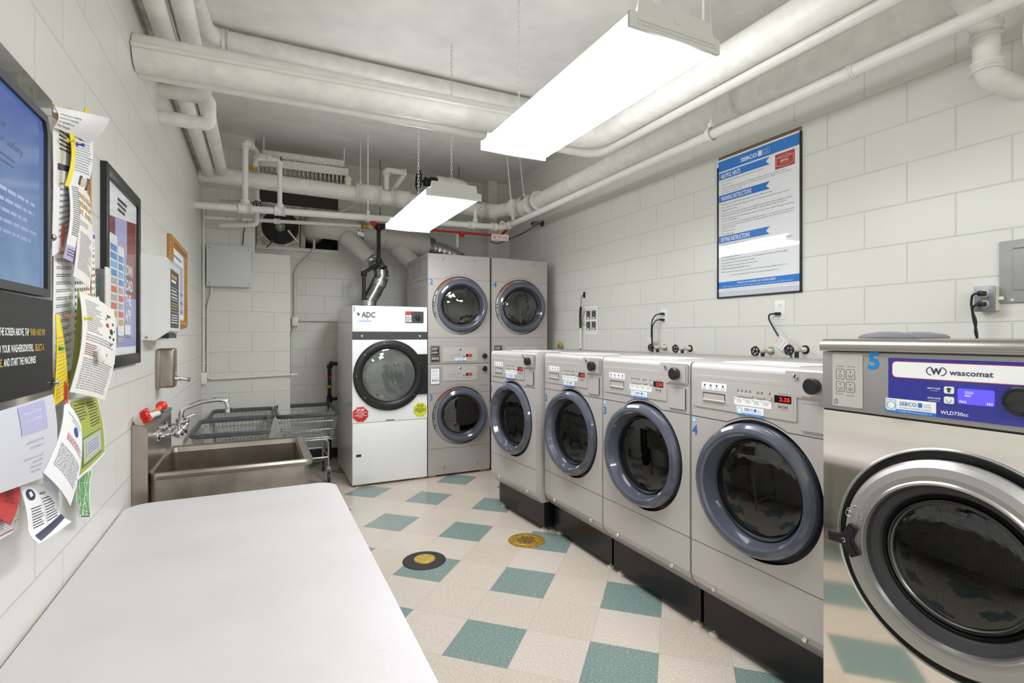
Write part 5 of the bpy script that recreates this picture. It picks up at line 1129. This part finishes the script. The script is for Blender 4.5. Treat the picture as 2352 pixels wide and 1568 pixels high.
b.add([(x, z, .072) for x, z in i_]+[(x, z, .064) for x, z in i_], [(k, (k+1) % n, n+(k+1) % n, n+k) for k in range(n)], 'black'); b.build('bezel', t)
b = F(); b.rect(.055, .655, 1.515, 1.888, .0645, 'screen')
b.text('your', .463, 1.806, .0652, .015, 'navy', w=.06, align='r'); b.text('your safety.', .547, 1.777, .0652, .015, 'navy', w=.15, align='r'); b.lines(.4, .5, 1.76, 1.735, 2, .0652, 'navy', rag=.1); b.lines(.3, .62, 1.70, 1.6, 5, .0652, 'slate_blue', seed=4); b.build('display', t)
b = F(); b.box(.005, .705, 1.285, 1.492, .064, .0665, 'black'); c = .068
for z, a_, wa, b_, wb in ((1.411, 'THE SCREEN ABOVE, TAP', .141, 'FINISH AND PAY', .084), (1.378, 'TO YOUR WASHERS/DRYERS,', .174, 'SELECT A', .053), (1.352, ' AND START THE MACHINES', .155, '', 0)):
    xe = {1.411: .653, 1.378: .646, 1.352: .598}[z]
    if b_: b.text(b_, xe, z, c, .0145, 'gold', w=wb, align='r', bold=.02)
    b.text(a_.strip(), xe-wb-(.006 if b_ else 0), z, c, .0145, 'paper', w=wa, align='r', bold=.02)
b.text('CYCLE,', .438, 1.352, c, .0145, 'gold', w=.044, align='r', bold=.02); b.build('instruction_panel', t)

t = lw('framed_poster', 'black framed app poster with red and lilac picture on the left wall', 'poster', 2.255, 1.29)
FW, FH = .575, .735
b = F(); e = .035
for bx in ((0, e, 0, FH), (FW-e, FW, 0, FH), (e, FW-e, 0, e+.01), (e, FW-e, FH-e-.01, FH)): b.box(*bx, 0, .02, 'black', .002)
b.build('frame', t)
b = F(); b.rect(e, FW-e, e, FH-e, .008, 'paper'); b.rect(e+.012, FW-e-.012, .075, FH-.15, .0085, 'slate_blue'); 
b.rect(e+.012, .16, .42, FH-.15, .009, 'brick_red'); b.rect(.36, FW-e-.012, .33, FH-.12, .009, 'brick_red'); b.rect(.36, FW-e-.012, .28, .42, .0093, 'maroon'); b.rect(.17, .36, .45, FH-.14, .009, 'violet')
b.ngon([(e, FH-.18, .0095), (FW-e, FH-.12, .0095), (FW-e, FH-e, .0095), (e, FH-e, .0095)], 'paper'); b.lines(.2, .36, FH-.075, FH-.135, 3, .01, 'ink', th=.6)
for x0, x1, dz in ((.075, .19, 0), (.2, .3, -.03)):
    b.prism(rrect(x0, x1, .15+dz, .5+dz, .015), .0095, .011, 'paper')
    for k, m_ in enumerate(('sky_blue', 'sky_blue', 'light_blue', 'sky_blue', 'panel_grey', 'coral', 'panel_grey', 'coral', 'ochre')):
        z = .45+dz-k*.031; b.rect(x0+.01, x1-.01, z-.012, z+.012, .0115, m_)
for k, s_ in enumerate(('DOWN', 'LOAD', 'THE', 'APP')): b.text(s_, .32, .37-k*.062, .0098, .044, 'paper', w=.03*len(s_)+.02, bold=.03)
b.rect(.32, .42, .125, .165, .0098, 'paper'); b.rect(.2, .3, .09, .115, .0098, 'ink_soft'); b.lines(.205, .295, .112, .093, 2, .0102, 'paper'); b.build('print', t)
b = F(); b.rect(e, FW-e, e, FH-e, .013, 'glass_clear'); b.build('glass', t)

t = lw('towel_dispenser', 'white metal dispenser box with black label, right of the black frame', 'dispenser', 2.985, 1.39)
b2 = MB(lambda p: abc((p[2], p[1], p[0]))); b2.prism([(0, 0), (.05, -.002), (.11, .045), (.11, .38), (.1, .4), (0, .415)], 0, .36, 'enamel'); b2.build('housing', t)
b = F(); b.rect(.02, .3, .06, .35, .1105, 'dark_grey'); b.lines(.04, .24, .33, .305, 1, .111, 'gold', th=.7); b.lines(.04, .2, .303, .285, 1, .111, 'paper', th=.7)
for z in (.26, .2, .14, .1): b.rect(.03, .28, z, z+.0015, .111, 'paper')
b.lines(.04, .27, .255, .205, 3, .111, 'paper', seed=2); b.lines(.04, .27, .19, .15, 3, .111, 'ochre', seed=3); b.lines(.04, .27, .13, .08, 4, .111, 'paper', seed=4); b.build('label_plate', t)
b = F(); b.box(.04, .3, .008, .03, .06, .1, 'black'); b.build('slot', t)
b = MB(lambda p: abc((p[2], p[1], p[0]))); b.lathe((.015, .012, -.001), (0, 0, -1), [(.007, 0), (.005, .002), (0, .002)], 12, 'silver'); b.build('screw', t)

t = lw('framed_notice', 'wooden framed blue and white notice beyond the white dispenser', 'picture frame', 3.71, 1.465)
FW, FH, e = .735, .565, .055
b = F()
for bx in ((0, e, 0, FH), (FW-e, FW, 0, FH), (e, FW-e, 0, e), (e, FW-e, FH-e, FH)): b.box(*bx, 0, .022, 'wood', .005); b.box(bx[0]+.012, bx[1]-.012, bx[2]+.012, bx[3]-.012, .02, .03, 'wood', .005)
b.build('frame', t)
b = F(); b.rect(e, FW-e, e, FH-e, .01, 'paper'); b.rect(e+.06, FW-e-.06, .09, .42, .0105, 'violet'); b.lines(.17, FW-.17, FH-.085, FH-.125, 1, .0108, 'sky_blue', rag=.05)
for k in range(3): b.rect(e+.06, FW-e-.06, .1+.06*k, .12+.06*k, .0108, 'sky_blue')
b.build('print', t)

t = lw('soap_dispenser', 'stainless wall soap dispenser with push nozzle below the white box', 'dispenser', 3.33, 1.127)
b = F(); b.box(0, .115, 0, .215, 0.004, .085, 'steel', .012); b.box(-.004, .119, -.003, .205, 0, .02, 'steel', .003); b.build('body', t)
b = F(); b.tube([(.058, .045, .08), (.058, .045, .11), (.058, .042, .111), (.058, .04, .145)], .012, 'chrome', 14, rs=[.013, .011, .008, .008]); b.lathe((.058, .04, .14), (0, 0, 1), [(.012, 0), (.012, .014), (0, .015)], 14, 'chrome'); b.tube([(.058, .04, .14), (.058, .025, .142)], .005, 'chrome', 8); b.build('nozzle', t)
b = F(); b.lathe((.058, .075, .085), (0, 0, 1), [(.012, 0), (.01, .006), (0, .007)], 12, 'chrome'); b.build('lock', t)

# metal switch box beside the black frame
t = lw('switch_box', 'bare galvanised electrical box with white plate at the lower left of the black frame', 'electrical box', 2.175, 1.507)
b2 = F(); b2.box(.0, .05, 0, .13, 0, .03, 'plate_grey', .002); b2.build('box', t)
b = MB(lambda p: abc((p[2], p[1], p[0])))
for z in (.105, .065, .025): b.lathe((.015, z, -.0005), (0, 0, -1), [(.011, 0), (.0105, .001), (.0095, 0)], 18, 'silver_lip')
b.build('knockout', t)
b = F(); b.box(-.004, .052, -.004, .137, .03, .037, 'plastic_white', .002); b.build('cover_plate', t)

# ------------------------------------------------------------------ notice board and its papers
t = lw('notice_board', 'cork notice board with slim wood frame mostly hidden under papers', 'notice board', 1.58, 1.285)
b = F(); b.box(0, .51, 0, .725, 0, .01, 'cork'); b.build('cork', t)
b = F()
for bx in ((.5, .515, 0, .725), (0, .51, -.01, .005), (0, .51, .72, .735)): b.box(*bx, 0, .014, 'wood', .002)
b.build('frame', t)

class Sheet:
    """paper patch through four true corner points (TL, TR, BR, BL), bulging out of the wall; content is laid out in 0..1 coordinates"""
    def __init__(s, name, label, cs, bulge=.01, m='paper', edge_curl=0, nu=10, nv=12, group=None, cat='paper'):
        s.c = [Vector(c) for c in cs]; s.bulge = bulge; s.curl = edge_curl; s.a = (name, label, cat, group)
        s.b = MB(s.map); vs = []; fs = []
        for w in (.0, -.0012):
            for j in range(nv+1):
                for i in range(nu+1): vs.append((i/nu, j/nv, w))
        M = (nu+1)*(nv+1)
        for j in range(nv):
            for i in range(nu): a = j*(nu+1)+i; fs.append((a, a+1, a+nu+2, a+nu+1)); fs.append((M+a+nu+1, M+a+nu+2, M+a+1, M+a))
        s.b.add(vs, fs, m, True)
    def map(s, p):
        u, v, w = p; tl, tr, br, bl = s.c
        q = (bl*(1-u)+br*u)*(1-v)+(tl*(1-u)+tr*u)*v
        n = (tr-tl).cross(bl-tl)
        n = -n.normalized() if n.x > 0 else n.normalized()
        n = Vector((abs(n.x), n.y if n.x > 0 else -n.y, n.z if n.x > 0 else -n.z))
        k = s.bulge*math.sin(PI*max(0, min(1, v)))+s.bulge*.5*math.sin(PI*max(0, min(1, u)))+s.curl*(max(0, .3-v)/.3)**2
        return q+n*(k+w*1)
    def fill(s, u0, u1, v0, v1, m, w=.0008, skew=0):
        N = 10; vs = [(u0+(u1-u0)*i/N, v0+(v1-v0)*j/N+skew*i/N, w) for j in range(N+1) for i in range(N+1)]
        s.b.add(vs, [(j*(N+1)+i, j*(N+1)+i+1, (j+1)*(N+1)+i+1, (j+1)*(N+1)+i) for j in range(N) for i in range(N)], m, True)
    def done(s, pins=()):
        o = s.b.build(*[s.a[0]], None, s.a[1], s.a[2], s.a[3]); return o
def px(x, y, X): return at(x, y, 'x', X)
def sheet(name, label, pxs, Xs, **k):
    if not isinstance(Xs, (list, tuple)): Xs = [Xs]*4
    return Sheet(name, label, [px(x, y, X_) for (x, y), X_ in zip(pxs, Xs)], **k)
def put(s, t_, u, v, h, m, w=None, align='l', bold=0): s.b.text(t_, u, v, .0012, h, m, w=w, align=align, bold=bold, res=1)
def rows(s, u0, u1, v1, v0, n, m='ink_soft', seed=1, rag=.3, th=.35): s.b.lines(u0, u1, v1, v0, n, .001, m, th=th, rag=rag, seed=seed)
C4 = -.487
s = sheet('ratings_chart', 'big white chart with rows of red and green dots on the notice board', [(124, 520), (216, 540), (222, 820), (118, 870)], [-.488]*4, bulge=.001)
for j in range(18):
    for i in range(10): s.b.prism([(x, y) for x, y in circ(.46+i*.055, .05+j*.052, .014, 8)], .001, .0014, ('dot_green', 'dot_green', 'dot_red', 'dot_green', 'dot_yellow')[(i*3+j*5+(i*j) % 4) % 5])
    rows(s, .05, .4, .065+j*.052, .04+j*.052, 2, 'ink', j)
s.done()
s = sheet('flyer', 'white sheet with blue stripe half hidden behind the payment screen', [(120, 268), (162, 300), (162, 560), (118, 590)], -.482, bulge=.003)
rows(s, .3, .95, .95, .78, 5, 'ink_black', 3, .1); s.b.rect(.2, 1, .63, .68, .001, 'navy'); rows(s, .3, .95, .55, .1, 10, 'ink_soft', 4); s.b.prism(circ(.5, .12, .1, 12), .001, .0014, 'coral'); s.done()
s = sheet('flyer', 'large curling white letter peeling off the top of the notice board', [(124, 244), (252, 272), (205, 330), (124, 292)], [-.47, -.39, -.46, -.47], bulge=.012)
for k, s_ in enumerate(('contacting you claiming', 'medication requesting', 'an organization to', 'they may give')): put(s, s_, .02, .62-.17*k, .1, 'ink_black', w=.38-.04*k)
s.done()
s = sheet('flyer', 'printed sheet with black corner box and black footer box near the top of the board', [(160, 288), (212, 306), (198, 446), (152, 428)], -.474, bulge=.008)
s.b.ngon([(.1, .97, .001), (.75, .98, .001), (.75, .84, .001), (.3, .8, .001)], 'dark_grey'); rows(s, .2, .7, .95, .84, 4, 'paper', 5); rows(s, .15, .95, .78, .28, 12, 'ink_soft', 6); s.b.rect(.4, .97, .05, .24, .001, 'dark_grey'); rows(s, .45, .92, .22, .08, 5, 'gold', 7); s.done()
s = sheet('folder_edge', 'narrow bright yellow strip hanging near the top of the notice board', [(158, 296), (166, 298), (156, 430), (149, 426)], [-.465]*4, m='yellow', bulge=.01); s.done()
s = sheet('flyer', 'long narrow printed column with a violet foot on the notice board', [(156, 410), (178, 415), (170, 608), (145, 592)], -.47, bulge=.01)
rows(s, .15, .9, .92, .3, 24, 'ink', 8, .2); s.fill(0, 1, 0, .17, 'violet'); rows(s, .1, .8, .14, .04, 3, 'ink', 9); s.done()
s = sheet('event_flyer', 'long pale flyer headed THE NEW YEAR AT ST BARTs on the notice board', [(173, 418), (206, 452), (206, 664), (168, 634)], [-.468, -.468, -.45, -.462], m='paper_warm', bulge=.008)
for k, s_ in enumerate(('THE NEW', 'YEAR AT', 'ST. BARTs')): put(s, s_, .08, .86-.09*k, .055, 'gold', w=.85, bold=.03)
rows(s, .1, .6, .62, .56, 3, 'ink_soft', 1); rows(s, .12, .92, .5, .1, 24, 'ink_soft', 2, .4); s.done()
s = sheet('business_card', 'small white card with blue band beside the long pale flyer', [(203, 530), (217, 536), (217, 575), (203, 568)], -.482, bulge=.001); s.b.rect(.05, .95, .65, .9, .001, 'blue'); rows(s, .1, .9, .5, .1, 3, 'ink_soft'); s.done()
s = sheet('corner_flyer', 'white sheet with dark teal corners poking out behind the pinned booklet', [(205, 690), (226, 680), (264, 835), (232, 846)], [-.465]*4, bulge=.004)
s.b.rect(.1, .9, .8, .95, .001, 'teal'); s.b.rect(.4, .93, .04, .14, .001, 'teal'); s.done()
s = sheet('booklet', 'open white booklet with red and black product pictures pinned over the board', [(182, 668), (262, 714), (240, 920), (160, 900)], [-.455, -.43, -.42, -.44], m='paper_warm', bulge=.016)
rows(s, .1, .5, .94, .6, 16, 'ink_soft', 11, .5); rows(s, .08, .92, .58, .5, 3, 'ink_soft', 12); rows(s, .08, .35, .48, .36, 6, 'maroon', 13); rows(s, .08, .92, .34, .04, 14, 'ink_soft', 14, .1)
rnd = random.Random(5)
for u, v, r_, m_ in ((.62, .75, .045, 'red'), (.76, .7, .06, 'ink_black'), (.66, .86, .035, 'maroon'), (.74, .87, .02, 'ink'), (.84, .8, .03, 'navy'), (.7, .63, .03, 'ink'), (.85, .63, .03, 'ink_black'), (.8, .57, .02, 'brick_red'), (.73, .55, .018, 'ink'), (.6, .82, .03, 'leaf_green'), (.9, .73, .016, 'ink')):
    s.b.prism([(u+(x-u)*1.0, v+(y-v)*.55) for x, y in circ(u, v, r_, 7, rnd.uniform(0, 60))], .001, .0016, m_)
s.done()
s = sheet('booklet_pages', 'thin stack of yellowed pages under the left edge of the booklet', [(180, 664), (190, 670), (172, 905), (158, 898)], [-.468, -.465, -.455, -.458], m='lime', bulge=.004); s.done()
s = sheet('yellow_leaflet', 'bright yellow leaflet hanging between the payment screen and the booklet', [(128, 720), (137, 724), (157, 905), (122, 935)], [-.466, -.466, -.45, -.45], m='yellow', bulge=.004)
rows(s, .1, .9, .75, .05, 16, 'ochre', 3, .2); s.done()
s = sheet('green_flyer', 'lime green flyer with a drawn lidded box below the booklet', [(156, 918), (222, 905), (242, 1040), (172, 1108)], [-.455, -.455, -.45, -.44], bulge=.006)
s.fill(.04, .96, .04, .97, 'lime'); rows(s, .1, .45, .93, .7, 6, 'ink', 1); rows(s, .5, .9, .93, .55, 9, 'ink', 2)
s.fill(.16, .84, .1, .48, 'olive', .0014); s.fill(.2, .81, .14, .46, 'sage', .002); s.fill(.28, .74, .2, .42, 'panel_white', .0026); s.b.lines(.31, .7, .4, .22, 5, .0032, 'slate_blue', rag=.1); s.done()
s = sheet('map_leaflet', 'narrow folded leaflet with a green street map hanging lowest on the left wall', [(178, 1095), (213, 1075), (210, 1188), (184, 1188)], [-.465, -.465, -.462, -.462], bulge=-.006)
s.fill(.06, .94, .06, .97, 'leaf_green')
for k in range(9): a = rnd.uniform(.1, .9); b_ = rnd.uniform(.1, .9); s.b.add([(.06, a, .001), (.94, b_, .001), (.94, b_+.012, .001), (.06, a+.012, .001)], [(0, 1, 2, 3)], 'paper'); s.b.add([(a, .06, .001), (b_, .96, .001), (b_+.03, .96, .001), (a+.03, .06, .001)], [(0, 1, 2, 3)], 'paper' if k % 2 else 'green')
s.b.lines(.1, .9, .05, .01, 1, .001, 'ink', th=.7, rag=0); s.done()
s = sheet('letter', 'white letter with blue oval crest and red lines hanging in front of the lime flyer', [(148, 918), (187, 978), (162, 1162), (100, 1085)], [-.44, -.43, -.41, -.42], bulge=.01)
rows(s, .16, .86, .885, .86, 1, 'ink', 9, .05); rows(s, .3, .8, .84, .8, 2, 'ink_soft'); s.b.prism([(.52+(x-.52)*.9, .72+(y-.72)*.55) for x, y in circ(.52, .72, .11, 20)], .001, .0014, 'blue'); rows(s, .2, .95, .6, .5, 5, 'sign_red', 4); rows(s, .1, .95, .42, .14, 12, 'ink_soft', 5, .1); s.done()
s = sheet('letter', 'plain white sheet curling below the letter with the blue crest', [(96, 1085), (128, 1100), (132, 1182), (98, 1130)], [-.44, -.43, -.44, -.45], bulge=.006, m='paper_shade'); s.done()
s = sheet('letter', 'big pale sheet hanging from the bottom of the payment screen', [(-140, 985), (122, 905), (121, 1088), (-140, 1180)], [-.425]*4, m='paper_shade', bulge=.008)
s.fill(.55, .86, .62, .97, 'violet')
for v, t_, w_ in ((.86, '$60/month', .2), (.77, '$80/month', .2), (.5, 'At 310 Sterling', .2), (.43, 'located on', .16), (.3, 'For non-residents', .22), (.24, 'PM every', .12), (.18, 'friends and', .13), (.12, 'referrals', .12)): s.b.text(t_, .8, v, .001, .03, 'paper' if v > .7 else 'ink_soft', w=-w_, align='r', res=1)
s.done()
s = sheet('red_flyer', 'red flyer corner hanging under the big pale sheet at the left edge', [(-60, 1118), (46, 1118), (25, 1206), (-60, 1160)], [-.45]*4, m='red', bulge=.004); rows(s, .6, .92, .9, .5, 6, 'ink', 6); s.done()
s = sheet('letter', 'cream sheet with small print behind the red flyer', [(-60, 1150), (47, 1125), (44, 1214), (-60, 1270)], [-.465]*4, m='paper_warm', bulge=.003); rows(s, .3, .95, .6, .08, 9, 'ink_soft', 6); rows(s, .3, .9, .12, .04, 1, 'sign_red', 7); s.done()
s = sheet('safety_leaflet', 'white safety leaflet with dark blue band across its foot at lower left', [(46, 1118), (104, 1110), (141, 1200), (62, 1252)], [-.45, -.44, -.43, -.445], bulge=.006, edge_curl=.02)
s.b.prism([(.22+(x-.22)*1.0, .84+(y-.84)*.8) for x, y in circ(.22, .84, .13, 16)], .0008, .0012, 'navy'); s.b.add([(.18, .79, .0014), (.28, .82, .0014), (.26, .9, .0014), (.17, .88, .0014)], [(0, 1, 2, 3)], 'paper')
put(s, 'Safety A', .5, .8, .05, 'ink_black', w=.24, bold=.02); rows(s, .12, .45, .62, .22, 8, 'ink', 1); rows(s, .52, .95, .74, .22, 9, 'ink', 2); s.b.rect(.48, .485, .2, .75, .0012, 'ink')
s.fill(.08, 1.0, .02, .13, 'navy', .0012, .1); rows(s, .3, .6, .145, .12, 1, 'paper', 3, .05); s.done()
s = sheet('tape_note', 'tiny yellow paper tab on the wall above the notice board', [(197, 245), (204, 249), (199, 263), (191, 260)], [-.46]*4, m='yellow', bulge=.0005); s.done()
def pin(x, y, X_, m_, label):
    p = px(x, y, X_); t = thing('push_pin', label, 'push pin', p, UL)
    b = F(); b.lathe((0, 0, 0), (0, 0, 1), [(.006, 0), (.0065, .002), (.0025, .004), (.0025, .012), (.0055, .015), (.005, .018), (0, .018)], 14, m_); b.build('head', t)
pin(154, 322, -.462, 'yellow', 'yellow push pin on the yellow strip'); pin(175, 331, -.462, 'blue', 'blue push pin near the top of the board')
pin(148, 725, -.482, 'pin_copper', 'lower copper push pin on the dotted chart'); pin(137, 574, -.482, 'pin_copper', 'upper copper push pin beside the payment screen'); pin(194, 731, -.425, 'stop_yellow', 'pale yellow push pin holding the booklet')
p = px(229, 817, -.408); t = thing('round_magnet', 'round white knob-like magnet on the booklet', 'magnet', p, UL)
b = F(); b.lathe((0, 0, 0), (0, 0, 1), [(.021, 0), (.0215, .005), (.018, .011), (.008, .014), (0, .0145)], 28, 'plastic_white'); b.build('dome', t); b = F(); b.rect(.002, .008, -.002, .005, .0155, 'ink'); b.build('print', t)
p = px(138, 800, -.455); t = thing('binder_clip', 'small green clip across the yellow leaflet', 'clip', p, UL); b = F(); b.box(-.012, .014, -.004, .004, 0, .006, 'green', .002); b.build('body', t)
p = px(150, 895, -.435); b = MB(); b.tube([(0, y, z) for y, z in rrect(-.007, .007, -.035, .02, .006, 4)], .0012, 'red', 6, closed=True); b.tube([(.002, y, z) for y, z in rrect(-.004, .004, -.025, .012, .003, 4)], .0012, 'red', 6, closed=True); b.build('paper_clip', None, 'red paper clip on the bottom of the yellow leaflet', 'clip', loc=p)
